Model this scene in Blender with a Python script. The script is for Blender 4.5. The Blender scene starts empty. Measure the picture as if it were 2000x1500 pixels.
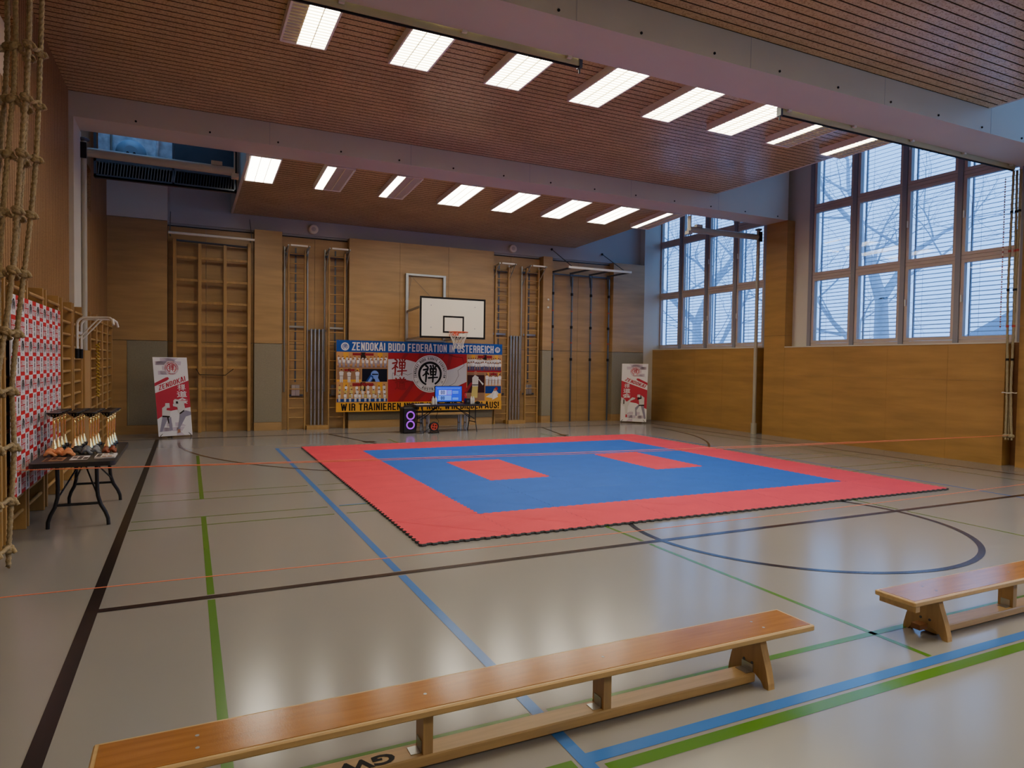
import bpy, math, random
from mathutils import Vector, Matrix
sin, cos, pi, R = math.sin, math.cos, math.pi, math.radians
sc = bpy.context.scene
COL = sc.collection
rnd = random.Random(7)

# ------------------------------------------------------------------ materials
def lin(c):
    c /= 255.0
    return c / 12.92 if c <= 0.04045 else ((c + 0.055) / 1.055) ** 2.4
def rgb(r, g, b): return (lin(r), lin(g), lin(b), 1.0)
M = {}
def base_mat(name, col, rough=0.5, metal=0.0, spec=0.5, emit=None, estr=0.0):
    m = bpy.data.materials.new(name); m.use_nodes = True
    b = m.node_tree.nodes['Principled BSDF']
    b.inputs['Base Color'].default_value = col
    b.inputs['Roughness'].default_value = rough
    b.inputs['Metallic'].default_value = metal
    b.inputs['Specular IOR Level'].default_value = spec
    if emit:
        b.inputs['Emission Color'].default_value = emit
        b.inputs['Emission Strength'].default_value = estr
    M[name] = m
    return m, m.node_tree, b
def N(nt, t, **kw):
    n = nt.nodes.new(t)
    for k, v in kw.items(): setattr(n, k, v)
    return n
def mul(c, f): return (c[0]*f, c[1]*f, c[2]*f, 1)
def noisy(name, col, rough=0.5, amt=0.12, scale=(3, 3, 3), detail=4, bump=0.0, metal=0.0, spec=0.5, bscale=60):
    m, nt, b = base_mat(name, col, rough, metal, spec)
    tc = N(nt, 'ShaderNodeTexCoord'); mp = N(nt, 'ShaderNodeMapping')
    mp.inputs['Scale'].default_value = scale
    nt.links.new(tc.outputs['Object'], mp.inputs['Vector'])
    nz = N(nt, 'ShaderNodeTexNoise'); nz.inputs['Scale'].default_value = 1.0; nz.inputs['Detail'].default_value = detail
    nt.links.new(mp.outputs[0], nz.inputs['Vector'])
    rp = N(nt, 'ShaderNodeValToRGB')
    rp.color_ramp.elements[0].position = 0.3; rp.color_ramp.elements[1].position = 0.7
    rp.color_ramp.elements[0].color = mul(col, 1-amt); rp.color_ramp.elements[1].color = mul(col, 1+amt)
    nt.links.new(nz.outputs['Fac'], rp.inputs['Fac']); nt.links.new(rp.outputs[0], b.inputs['Base Color'])
    if bump:
        n2 = N(nt, 'ShaderNodeTexNoise'); n2.inputs['Scale'].default_value = bscale
        nt.links.new(tc.outputs['Object'], n2.inputs['Vector'])
        bp = N(nt, 'ShaderNodeBump'); bp.inputs['Strength'].default_value = bump; bp.inputs['Distance'].default_value = 0.01
        nt.links.new(n2.outputs['Fac'], bp.inputs['Height']); nt.links.new(bp.outputs[0], b.inputs['Normal'])
    return m, nt, b, tc, rp
def grooved(name, col, axis, pitch, frac, rough=0.4, dark=0.12, phase=0.0, spec=0.5, speck=True):
    """particle board slats: dark grooves running across one object axis"""
    m, nt, b, tc, rp = noisy(name, col, rough, 0.10, (1.2, 1.2, 1.2), 3, spec=spec)
    sp = N(nt, 'ShaderNodeTexNoise'); sp.inputs['Scale'].default_value = 55; sp.inputs['Detail'].default_value = 2
    nt.links.new(tc.outputs['Object'], sp.inputs['Vector'])
    r2 = N(nt, 'ShaderNodeValToRGB')
    r2.color_ramp.elements[0].position = 0.36; r2.color_ramp.elements[1].position = 0.5
    r2.color_ramp.elements[0].color = (0.68, 0.62, 0.58, 1) if speck else (0.85, 0.85, 0.85, 1)
    r2.color_ramp.elements[1].color = (1, 1, 1, 1)
    nt.links.new(sp.outputs['Fac'], r2.inputs['Fac'])
    mx = N(nt, 'ShaderNodeMix', data_type='RGBA', blend_type='MULTIPLY'); mx.inputs[0].default_value = 1
    nt.links.new(rp.outputs[0], mx.inputs[6]); nt.links.new(r2.outputs[0], mx.inputs[7])
    sx = N(nt, 'ShaderNodeSeparateXYZ'); nt.links.new(tc.outputs['Object'], sx.inputs[0])
    a = N(nt, 'ShaderNodeMath', operation='MULTIPLY_ADD'); a.inputs[1].default_value = 1/pitch; a.inputs[2].default_value = 100+phase
    nt.links.new(sx.outputs['XYZ'.index(axis)], a.inputs[0])
    f = N(nt, 'ShaderNodeMath', operation='FRACT'); nt.links.new(a.outputs[0], f.inputs[0])
    l = N(nt, 'ShaderNodeMath', operation='LESS_THAN'); l.inputs[1].default_value = frac; nt.links.new(f.outputs[0], l.inputs[0])
    m2 = N(nt, 'ShaderNodeMix', data_type='RGBA'); nt.links.new(l.outputs[0], m2.inputs[0])
    nt.links.new(mx.outputs[2], m2.inputs[6]); m2.inputs[7].default_value = mul(col, dark)
    nt.links.new(m2.outputs[2], b.inputs['Base Color'])
    ad = N(nt, 'ShaderNodeMath', operation='MULTIPLY_ADD'); ad.inputs[1].default_value = 0.5; ad.inputs[2].default_value = rough
    nt.links.new(l.outputs[0], ad.inputs[0]); nt.links.new(ad.outputs[0], b.inputs['Roughness'])
    sq = N(nt, 'ShaderNodeMath', operation='MULTIPLY_ADD'); sq.inputs[1].default_value = -spec; sq.inputs[2].default_value = spec
    nt.links.new(l.outputs[0], sq.inputs[0]); nt.links.new(sq.outputs[0], b.inputs['Specular IOR Level'])

WOOD = rgb(172, 138, 92)
noisy('panel_wood', WOOD, 0.38, 0.13, (1.1, 1.1, 9), 6)
noisy('panel_wood_right', rgb(166, 128, 74), 0.36, 0.15, (1.0, 0.9, 7), 6)
noisy('panel_wood_dark', rgb(120, 80, 44), 0.5, 0.1, (1, 1, 8))
noisy('bar_wood', rgb(174, 136, 82), 0.4, 0.12, (14, 14, 2.0), 5)
noisy('bench_top', rgb(160, 108, 54), 0.16, 0.14, (3, 40, 40), 6, bump=0.04, bscale=180)
noisy('bench_wood', rgb(194, 160, 108), 0.35, 0.12, (3, 40, 40), 5)
noisy('bench_end', rgb(178, 144, 96), 0.4, 0.14, (40, 30, 3), 5)
grooved('ceiling_slats', rgb(200, 176, 134), 'Y', 0.1325, 0.15, 0.26, 0.1, 0.35, spec=0.5)
grooved('wall_slats', rgb(160, 122, 80), 'Y', 0.1, 0.16, 0.5, 0.25, spec=0.3)
noisy('grey_paint', rgb(204, 198, 186), 0.6, 0.03, (1, 1, 1), spec=0.3)
noisy('column_paint', rgb(200, 194, 180), 0.6, 0.03, spec=0.3)
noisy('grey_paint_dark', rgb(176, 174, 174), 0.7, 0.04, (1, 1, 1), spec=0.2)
noisy('carpet_grey', rgb(146, 138, 118), 0.95, 0.08, (40, 40, 40), bump=0.15, spec=0.1)
noisy('white_reveal', rgb(228, 208, 172), 0.7, 0.02)
noisy('floor_pvc', rgb(146, 143, 139), 0.18, 0.03, (0.5, 0.5, 0.5), 5, spec=0.5)
for nm, c in dict(line_black=(38, 32, 32), line_green=(82, 128, 40), line_blue=(62, 118, 190), line_orange=(226, 112, 60),
                  line_brown=(90, 66, 50)).items():
    base_mat(nm, rgb(*c), 0.22, spec=0.5)
def mat_tile(name, col):
    m, nt, b, tc, rp = noisy(name, col, 0.62, 0.05, (2, 2, 2), spec=0.25)
    w = N(nt, 'ShaderNodeTexWave', wave_type='BANDS', bands_direction='DIAGONAL'); w.inputs['Scale'].default_value = 16; w.inputs['Distortion'].default_value = 1.0
    nt.links.new(tc.outputs['Object'], w.inputs['Vector'])
    bp = N(nt, 'ShaderNodeBump'); bp.inputs['Strength'].default_value = 0.35; bp.inputs['Distance'].default_value = 0.004
    nt.links.new(w.outputs['Fac'], bp.inputs['Height']); nt.links.new(bp.outputs[0], b.inputs['Normal'])
mat_tile('mat_red', rgb(222, 66, 82)); mat_tile('mat_blue', rgb(44, 102, 200))
noisy('mat_edge', rgb(96, 98, 102), 0.9, 0.1); noisy('mat_under', rgb(22, 22, 24), 0.9, 0.1)
noisy('steel', rgb(176, 178, 178), 0.38, 0.05, metal=0.75); noisy('steel_dark', rgb(92, 98, 108), 0.45, 0.08, metal=0.6)
noisy('zinc', rgb(190, 192, 190), 0.3, 0.1, (10, 10, 3), metal=0.9)
noisy('foil', rgb(220, 228, 240), 0.35, 0.3, (6, 6, 6), metal=0.3, bump=0.6, bscale=14)
base_mat('fan_blue', rgb(150, 176, 196), 0.4)
noisy('cream_metal', rgb(168, 162, 146), 0.45, 0.03); noisy('white_metal', rgb(222, 216, 204), 0.4, 0.03)
noisy('olive_metal', rgb(196, 190, 156), 0.35, 0.04)
base_mat('black_plastic', rgb(20, 20, 22), 0.45); base_mat('black_matte', rgb(12, 12, 13), 0.8)
noisy('table_black', rgb(40, 38, 40), 0.42, 0.08, bump=0.05, bscale=220)
base_mat('white_plastic', rgb(226, 220, 206), 0.5); base_mat('lamp_housing', rgb(236, 230, 228), 0.5)
base_mat('lamp_unlit', rgb(196, 190, 180), 0.5); base_mat('louver_bar', rgb(240, 234, 200), 0.5)
base_mat('lamp_lit', rgb(255, 250, 225), 0.6, emit=(1, 0.91, 0.74, 1), estr=14.5)
base_mat('board_white', rgb(232, 226, 208), 0.45); base_mat('rim_orange', rgb(206, 84, 48), 0.4)
noisy('net_cord', rgb(226, 220, 206), 0.9, 0.05)
noisy('hemp', rgb(166, 146, 112), 0.9, 0.22, (60, 60, 60), bump=0.5, bscale=160, spec=0.15)
noisy('hemp_pale', rgb(158, 146, 118), 0.9, 0.15, (60, 60, 60), spec=0.15)
base_mat('string_orange', rgb(244, 136, 100), 0.6); base_mat('cord_yellow', rgb(190, 156, 50), 0.6); base_mat('tape_red', rgb(170, 60, 52), 0.6)
base_mat('gold', (0.93, 0.66, 0.22, 1), 0.2, metal=1.0); base_mat('gold_pale', (0.98, 0.82, 0.42, 1), 0.22, metal=1.0)
base_mat('cup_black', rgb(30, 23, 18), 0.25); base_mat('cup_inner', rgb(120, 84, 50), 0.3, metal=0.7); base_mat('marble_black', rgb(18, 17, 18), 0.2)
noisy('ribbon_peach', rgb(214, 140, 92), 0.7, 0.12, (20, 20, 20)); noisy('ribbon_grey', rgb(120, 124, 130), 0.55, 0.25, (30, 30, 30))
noisy('ribbon_dark', rgb(60, 60, 62), 0.6, 0.2, (30, 30, 30)); noisy('ribbon_brown', rgb(140, 72, 44), 0.5, 0.25, (30, 30, 30))
for nm, c in dict(ink_white=(228, 222, 222), ink_black=(22, 20, 20), ink_red=(176, 34, 42), ink_darkred=(150, 34, 38), ink_crimson=(190, 54, 72), ink_blue=(32, 78, 162),
                  ink_yellow=(226, 164, 62), ink_lilac=(206, 190, 202), ink_pale=(232, 226, 226), ink_grey=(150, 150, 160), ink_flagwhite=(206, 202, 206),
                  ink_gi=(214, 208, 204), ink_gishade=(150, 142, 158), ink_skin=(176, 124, 100), ink_hair=(44, 32, 28), ink_tan=(196, 146, 96), ink_navy=(14, 16, 34),
                  ink_ice=(120, 150, 226), ink_giyellow=(206, 186, 110), ink_wine=(60, 26, 26), ink_stage=(150, 112, 84), ink_brick=(148, 36, 42), ink_cobalt=(30, 62, 140), ink_pants=(70, 72, 110), ink_backred=(200, 36, 44)).items():
    base_mat(nm, rgb(*c), 0.6, spec=0.2)
base_mat('ring_purple', rgb(200, 80, 240), 0.5, emit=(0.30, 0.006, 0.85, 1), estr=0.6)
base_mat('screen_blue', rgb(20, 40, 120), 0.3, emit=(0.012, 0.06, 0.8, 1), estr=0.75)
base_mat('screen_light', rgb(20, 40, 120), 0.3, emit=(0.12, 0.28, 1, 1), estr=0.8)
base_mat('screen_white', rgb(20, 40, 120), 0.3, emit=(0.4, 0.45, 1, 1), estr=0.8)
base_mat('screen_pink', rgb(20, 40, 120), 0.3, emit=(0.4, 0.08, 0.8, 1), estr=0.7)
base_mat('screen_ink', rgb(8, 10, 40), 0.4); base_mat('reel_red', rgb(206, 70, 50), 0.5)
base_mat('bottle_clear', rgb(206, 204, 200), 0.15); base_mat('bottle_red', rgb(176, 36, 36), 0.3)
noisy('window_frame', rgb(190, 172, 162), 0.5, 0.05); base_mat('window_mullion', rgb(140, 138, 146), 0.5)
noisy('blind_slat', rgb(160, 168, 182), 0.5, 0.03)
noisy('bark_hazed', rgb(176, 178, 186), 0.95, 0.15, (3, 3, 3)); noisy('snowy_ground', rgb(205, 210, 216), 0.95, 0.05)  # tree bark paled to grey-blue: outdoor haze put into its colour
noisy('house_wall', rgb(190, 192, 196), 0.9, 0.03); noisy('house_roof', rgb(150, 154, 166), 0.9, 0.05)
def glass_mat():
    m = bpy.data.materials.new('window_glass'); m.use_nodes = True; nt = m.node_tree
    nt.nodes.remove(nt.nodes['Principled BSDF'])
    t = N(nt, 'ShaderNodeBsdfTransparent'); t.inputs[0].default_value = (0.95, 0.97, 1, 1)
    g = N(nt, 'ShaderNodeBsdfGlossy'); g.inputs['Roughness'].default_value = 0.02
    lw = N(nt, 'ShaderNodeLayerWeight'); lw.inputs['Blend'].default_value = 0.5
    pw = N(nt, 'ShaderNodeMath', operation='POWER'); pw.inputs[1].default_value = 5.0; nt.links.new(lw.outputs['Facing'], pw.inputs[0])
    f = N(nt, 'ShaderNodeMath', operation='MULTIPLY_ADD'); f.inputs[1].default_value = 0.9; f.inputs[2].default_value = 0.035; nt.links.new(pw.outputs[0], f.inputs[0])
    mx = N(nt, 'ShaderNodeMixShader')
    nt.links.new(f.outputs[0], mx.inputs[0]); nt.links.new(t.outputs[0], mx.inputs[1]); nt.links.new(g.outputs[0], mx.inputs[2])
    nt.links.new(mx.outputs[0], nt.nodes['Material Output'].inputs[0]); M['window_glass'] = m
glass_mat()

# ------------------------------------------------------------------ mesh builder
_glyphs = {}
def glyphs(s, bold=0.0):
    """flat filled outline of a word: vertices, faces and its bounding box"""
    k = (s, bold)
    if k in _glyphs: return _glyphs[k]
    cu = bpy.data.curves.new('lettering_source', 'FONT'); cu.body = s; cu.size = 1.0; cu.resolution_u = 3; cu.offset = bold
    o = bpy.data.objects.new('lettering_source', cu); COL.objects.link(o)
    dg = bpy.context.evaluated_depsgraph_get(); dg.update()
    me = bpy.data.meshes.new_from_object(o.evaluated_get(dg))
    vs = [(v.co.x, v.co.y) for v in me.vertices]; fs = [tuple(p.vertices) for p in me.polygons]
    bpy.data.objects.remove(o); bpy.data.curves.remove(cu); bpy.data.meshes.remove(me)
    if not vs: vs = [(0, 0), (1, 0), (1, 1)]; fs = [(0, 1, 2)]
    bb = (min(v[0] for v in vs), min(v[1] for v in vs), max(v[0] for v in vs), max(v[1] for v in vs))
    _glyphs[k] = (vs, fs, bb)
    return _glyphs[k]

def _strip(pts, t, closed=False):
    """thick outline strip with mitred corners along a centre line"""
    n = len(pts); L = []; Rr = []
    for i, (x, y) in enumerate(pts):
        a = pts[i-1] if (i or closed) else None; b = pts[(i+1) % n] if (i < n-1 or closed) else None
        def nrm(p, q):
            dx, dy = q[0]-p[0], q[1]-p[1]; l = math.hypot(dx, dy) or 1; return (-dy/l, dx/l)
        if a and b:
            n1, n2 = nrm(a, (x, y)), nrm((x, y), b); mx, my = n1[0]+n2[0], n1[1]+n2[1]; k = max(0.35, (mx*mx+my*my)/2)
            ox, oy = mx/k*t/2, my/k*t/2
        else:
            q = nrm(a, (x, y)) if a else nrm((x, y), b); ox, oy = q[0]*t/2, q[1]*t/2
        L.append((x+ox, y+oy)); Rr.append((x-ox, y-oy))
    vs = L+Rr; fs = [(i, i+n, (i+1) % n+n, (i+1) % n) for i in range(n if closed else n-1)]
    return vs, fs
def _glyph_strokes(ch):
    t = 0.15; a, b = t/2, 0.44-t/2; lo, hi = t/2, 1-t/2; m = 0.5; c = 0.09
    O = [(a+c, lo), (b-c, lo), (b, lo+c), (b, hi-c), (b-c, hi), (a+c, hi), (a, hi-c), (a, lo+c)]
    U = [(a, 1), (a, lo+c), (a+c, lo), (b-c, lo), (b, lo+c), (b, 1)]
    D = {'O': [O, 1], '0': [O, 1], '\u00d6': [O, 1, [(a+.03, 1.08), (a+.03, 1.22)], 0, [(b-.03, 1.08), (b-.03, 1.22)], 0],
      'U': [U, 0], 'I': [[(a, 0), (a, 1)], 0], 'L': [[(a, 1), (a, lo), (b+.04, lo)], 0], 'T': [[(a-.07, hi), (b+.07, hi)], 0, [((a+b)/2, hi), ((a+b)/2, 0)], 0],
      'E': [[(b+.05, hi), (a, hi), (a, lo), (b+.05, lo)], 0, [(a, m), (b, m)], 0], 'F': [[(b+.05, hi), (a, hi), (a, 0)], 0, [(a, m), (b, m)], 0],
      'H': [[(a, 0), (a, 1)], 0, [(b, 0), (b, 1)], 0, [(a, m), (b, m)], 0], 'N': [[(a, 0), (a, 1)], 0, [(b, 0), (b, 1)], 0, [(a, 1-.1), (b, .1)], 0],
      'Z': [[(a-.04, hi), (b+.02, hi), (a-.02, lo), (b+.06, lo)], 0], 'K': [[(a, 0), (a, 1)], 0, [(b+.06, 1), (a+.05, .48)], 0, [(a+.1, .56), (b+.07, 0)], 0],
      'A': [[(a-.06, 0), ((a+b)/2-.02, 1), ((a+b)/2+.02, 1), (b+.06, 0)], 0, [(a+.02, .26), (b-.02, .26)], 0],
      'D': [[(a, lo), (b-c, lo), (b, lo+c), (b, hi-c), (b-c, hi), (a, hi)], 1],
      'B': [[(a, lo), (b-c, lo), (b, lo+c), (b, m-c), (b-c*.6, m), (b, m+c), (b, hi-c), (b-c, hi), (a, hi)], 1, [(a, m), (b-.05, m)], 0],
      'R': [[(a, 0), (a, hi), (b-c, hi), (b, hi-c), (b, m+c), (b-c, m), (a, m)], 0, [(b-c*1.2, m), (b, m-c), (b, 0)], 0],
      'S': [[(b, 1-.3), (b, hi-c), (b-c, hi), (a+c, hi), (a, hi-c), (a, .68), (b, .34), (b, lo+c), (b-c, lo), (a+c, lo), (a, lo+c), (a, .3)], 0],
      'C': [[(b, .68), (b, hi-c), (b-c, hi), (a+c, hi), (a, hi-c), (a, lo+c), (a+c, lo), (b-c, lo), (b, lo+c), (b, .32)], 0],
      'G': [[(b, .7), (b, hi-c), (b-c, hi), (a+c, hi), (a, hi-c), (a, lo+c), (a+c, lo), (b-c, lo), (b, lo+c), (b, .46), (b-.14, .46)], 0],
      'W': [[(a-.05, 1), (a+.08, 0)], 0, [(a+.08, 0), (a+.21, .9)], 0, [(a+.21, .9), (a+.35, 0)], 0, [(a+.35, 0), (a+.48, 1)], 0], '!': [[(a, .3), (a, 1)], 0, [(a, 0), (a, .15)], 0], ',': [[(a, .14), (a-.03, -.1)], 0]}
    w = {'I': t, '!': t, ',': t, 'W': 0.64, 'T': 0.46, 'L': 0.42, 'A': .48, 'K': .48}.get(ch, 0.44)
    return D.get(ch, [O, 1]), w, t
def block_letters(s):
    k = ('block', s)
    if k in _glyphs: return _glyphs[k]
    vs = []; fs = []; x = 0
    for ch in s:
        if ch == ' ': x += 0.28; continue
        g, w, t = _glyph_strokes(ch)
        if ch == 'W': x += 0.05
        for pts, cl in zip(g[::2], g[1::2]):
            v, f = _strip(pts, t, bool(cl)); o = len(vs)
            vs += [(p[0]+x, p[1], (o % 11)*0.09) for p in v]; fs += [tuple(i+o for i in q) for q in f]
        x += w+0.10+(0.1 if ch == 'W' else 0)
    _glyphs[k] = (vs, fs, (min(v[0] for v in vs), 0.0, max(v[0] for v in vs), 1.0))
    return _glyphs[k]

class MB:
    def __init__(s): s.v = []; s.f = []; s.mi = []; s.mats = []; s.sm = []
    def _m(s, m):
        if m not in s.mats: s.mats.append(m)
        return s.mats.index(m)
    def add(s, vs, fs, m, smooth=False):
        o = len(s.v); k = s._m(m)
        s.v += [tuple(v) for v in vs]
        for f in fs: s.f.append(tuple(i+o for i in f)); s.mi.append(k); s.sm.append(smooth)
    def box(s, x0, x1, y0, y1, z0, z1, m):
        vs = [(x, y, z) for x in (x0, x1) for y in (y0, y1) for z in (z0, z1)]
        s.add(vs, [(0, 1, 3, 2), (4, 6, 7, 5), (0, 4, 5, 1), (2, 3, 7, 6), (0, 2, 6, 4), (1, 5, 7, 3)], m)
    def bbox(s, x0, x1, y0, y1, z0, z1, m, b=0.004):
        """box with all edges chamfered"""
        pts = []
        for sx in (0, 1):
            for sy in (0, 1):
                for sz in (0, 1):
                    X, Y, Z = (x0, x1)[sx], (y0, y1)[sy], (z0, z1)[sz]
                    dx, dy, dz = (b, -b)[sx], (b, -b)[sy], (b, -b)[sz]
                    pts += [(X, Y+dy, Z+dz), (X+dx, Y, Z+dz), (X+dx, Y+dy, Z)]
        import bmesh
        bm = bmesh.new(); bv = [bm.verts.new(p) for p in pts]
        bmesh.ops.convex_hull(bm, input=bv); bm.verts.index_update()
        bmesh.ops.dissolve_limit(bm, angle_limit=0.01, verts=bm.verts, edges=bm.edges)
        bm.verts.index_update()
        s.add([v.co[:] for v in bm.verts], [[v.index for v in f.verts] for f in bm.faces], m); bm.free()
    def obox(s, c, ax, ay, az, m):
        c, ax, ay, az = Vector(c), Vector(ax), Vector(ay), Vector(az)
        vs = [c + i*ax + j*ay + k*az for i in (-1, 1) for j in (-1, 1) for k in (-1, 1)]
        s.add(vs, [(0, 1, 3, 2), (4, 6, 7, 5), (0, 4, 5, 1), (2, 3, 7, 6), (0, 2, 6, 4), (1, 5, 7, 3)], m)
    def bar(s, a, b, w, h, m, up=(0, 0, 1)):
        """rectangular bar from a to b, w across and h along up"""
        a, b = Vector(a), Vector(b); d = b-a; up = Vector(up)
        sd = d.cross(up)
        if sd.length < 1e-6: sd = d.cross(Vector((1, 0, 0)))
        sd.normalize(); u = sd.cross(d).normalized()
        s.obox((a+b)/2, d/2, sd*w/2, u*h/2, m)
    def tube(s, pts, r, m, n=10, cap=True, lobes=0, twist=0.0, closed=False):
        pts = [Vector(p) for p in pts]; rs = r if isinstance(r, (list, tuple)) else [r]*len(pts)
        vs = []; fs = []; prev = None; L = 0
        for i, p in enumerate(pts):
            if closed: t = pts[(i+1) % len(pts)]-pts[i-1]
            else: t = pts[min(i+1, len(pts)-1)]-pts[max(i-1, 0)]
            t.normalize()
            if prev is None:
                ref = Vector((0, 0, 1)) if abs(t.z) < 0.9 else Vector((1, 0, 0)); a = t.cross(ref).normalized()
            else:
                a = (prev - t*prev.dot(t)).normalized()
            prev = a; bq = t.cross(a)
            if i: L += (pts[i]-pts[i-1]).length
            for k in range(n):
                th = 2*pi*k/n; rr = rs[i]*(1+0.14*cos(lobes*th)) if lobes else rs[i]; th += twist*L
                vs.append(p + (a*cos(th)+bq*sin(th))*rr)
        for i in range(len(pts)-(0 if closed else 1)):
            j = (i+1) % len(pts)
            for k in range(n): fs.append((i*n+k, i*n+(k+1) % n, j*n+(k+1) % n, j*n+k))
        s.add(vs, fs, m, True)
        if cap and not closed: s.add(vs[:n], [tuple(range(n))[::-1]], m); s.add(vs[-n:], [tuple(range(n))], m)
    def lathe(s, c, prof, m, n=20, axis='Z'):
        c = Vector(c); vs = []; fs = []
        for r, z in prof:
            for k in range(n):
                th = 2*pi*k/n; a, b = r*cos(th), r*sin(th)
                vs.append(c + Vector({'Z': (a, b, z), 'Y': (a, z, b), 'X': (z, a, b)}[axis]))
        for i in range(len(prof)-1):
            for k in range(n): fs.append((i*n+k, i*n+(k+1) % n, (i+1)*n+(k+1) % n, (i+1)*n+k))
        s.add(vs, fs, m, True)
        s.add(vs[:n], [tuple(range(n))[::-1]], m); s.add(vs[-n:], [tuple(range(n))], m)
    def ball(s, c, r, m, n=10, sq=(1, 1, 1)):
        vs = []; fs = []; c = Vector(c)
        for i in range(1, n//2+1-1+1):
            ph = pi*i/(n//2+1)
            for k in range(n):
                th = 2*pi*k/n; vs.append(c+Vector((r*sin(ph)*cos(th)*sq[0], r*sin(ph)*sin(th)*sq[1], r*cos(ph)*sq[2])))
        q = n//2
        for i in range(q-1):
            for k in range(n): fs.append((i*n+k, (i+1)*n+k, (i+1)*n+(k+1) % n, i*n+(k+1) % n))
        vs += [c+Vector((0, 0, r*sq[2])), c-Vector((0, 0, r*sq[2]))]; T = len(vs)-2
        for k in range(n): fs.append((T, k, (k+1) % n)); fs.append((T+1, (q-1)*n+(k+1) % n, (q-1)*n+k))
        s.add(vs, fs, m, True)
    def prism(s, poly, d, m, m_side=None):
        """closed 3D polygon swept along d"""
        P = [Vector(p) for p in poly]; d = Vector(d); n = len(P)
        s.add(P, [tuple(range(n))], m); s.add([p+d for p in P], [tuple(range(n))[::-1]], m)
        s.add(P+[p+d for p in P], [(i, i+n, (i+1) % n+n, (i+1) % n) for i in range(n)], m_side or m)
    def build(s, name, parent=None, loc=None):
        me = bpy.data.meshes.new(name)
        if loc is not None:
            l = Vector(loc); me.from_pydata([tuple(Vector(v)-l) for v in s.v], [], s.f)
        else: me.from_pydata(s.v, [], s.f)
        for m in s.mats: me.materials.append(M[m])
        me.polygons.foreach_set('material_index', s.mi); me.polygons.foreach_set('use_smooth', s.sm); me.update()
        o = bpy.data.objects.new(name, me); COL.objects.link(o)
        if loc is not None: o.location = loc
        if parent is not None:
            o.parent = parent; o.matrix_parent_inverse = Matrix.Translation(parent.location).inverted() if not any(parent.rotation_euler) else Matrix()
        return o

class Sheet:
    """draws flat printed shapes on a plane: o origin, ux/uy unit axes, nn outward normal"""
    def __init__(s, mb, o, ux, uy, step=0.0008, bend=None):
        s.mb = mb; s.o = Vector(o); s.ux = Vector(ux).normalized(); s.uy = Vector(uy).normalized(); s.nn = s.ux.cross(s.uy); s.st = step; s.bend = bend
    def P(s, u, v, l): return s.o+s.ux*u+s.uy*v+s.nn*(l*s.st+(s.bend(u, v) if s.bend else 0))
    def poly(s, pts, m, l=1): s.mb.add([s.P(u, v, l) for u, v in pts], [tuple(range(len(pts)))], m)
    def rect(s, u0, v0, u1, v1, m, l=1):
        k = max(1, int(abs(u1-u0)/0.12)) if s.bend else 1; q = max(1, int(abs(v1-v0)/0.12)) if s.bend else 1
        vs = [s.P(u0+(u1-u0)*i/k, v0+(v1-v0)*j/q, l) for j in range(q+1) for i in range(k+1)]
        s.mb.add(vs, [(j*(k+1)+i, j*(k+1)+i+1, (j+1)*(k+1)+i+1, (j+1)*(k+1)+i) for j in range(q) for i in range(k)], m)
    def disc(s, u, v, r, m, l=1, n=40, sx=1.0): s.poly([(u+sx*r*cos(2*pi*k/n), v+r*sin(2*pi*k/n)) for k in range(n)], m, l)
    def ring(s, u, v, r0, r1, m, l=1, n=48, a0=0, a1=360, taper=0):
        A = [R(a0+(a1-a0)*k/n) for k in range(n+1)]
        vs = []
        for k, a in enumerate(A):
            t = k/n; w = (r1-r0)*(1-taper*abs(2*t-1)**3)/2; rm = (r0+r1)/2
            vs += [s.P(u+(rm-w)*cos(a), v+(rm-w)*sin(a), l), s.P(u+(rm+w)*cos(a), v+(rm+w)*sin(a), l)]
        s.mb.add(vs, [(2*k, 2*k+1, 2*k+3, 2*k+2) for k in range(n)], m)
    def text(s, t, u0, v0, u1, v1, m, l=2, bold=0.0, shear=0.0, rot=0.0, block=False):
        vs, fs, b = block_letters(t) if block else glyphs(t, bold); w, h = b[2]-b[0] or 1, b[3]-b[1] or 1
        cu, cv = (u0+u1)/2, (v0+v1)/2; out = []
        for x, y, *zz in vs:
            a, c = (x-b[0])/w, (y-b[1])/h
            pu, pv = u0+a*(u1-u0)+shear*(c-0.5), v0+c*(v1-v0)
            du, dv = pu-cu, pv-cv
            out.append(s.P(cu+du*cos(rot)-dv*sin(rot), cv+du*sin(rot)+dv*cos(rot), l+(zz[0] if zz else 0)))
        s.mb.add(out, fs, m)
    def arc_text(s, t, u, v, r, h, a_mid, span, m, l=2, bold=0.03, inward=False):
        n = len(t)
        for i, ch in enumerate(t):
            if ch == ' ': continue
            f = (i+0.5)/n-0.5
            a = R(a_mid+(span*f if inward else -span*f)); w = R(span)/n*r*0.74
            if ch == 'I': w *= 0.36
            rot = a-pi/2 if not inward else a+pi/2
            cu, cv = u+r*cos(a), v+r*sin(a)
            s.text(ch, cu-w/2, cv-h/2, cu+w/2, cv+h/2, m, l, bold, rot=rot, block=True)
    def line(s, pts, w, m, l=2):
        for (a, b), (c, d) in zip(pts, pts[1:]):
            L = math.hypot(c-a, d-b) or 1; nx, ny = -(d-b)/L*w/2, (c-a)/L*w/2
            s.poly([(a+nx, b+ny), (a-nx, b-ny), (c-nx, d-ny), (c+nx, d+ny)], m, l)

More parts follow.
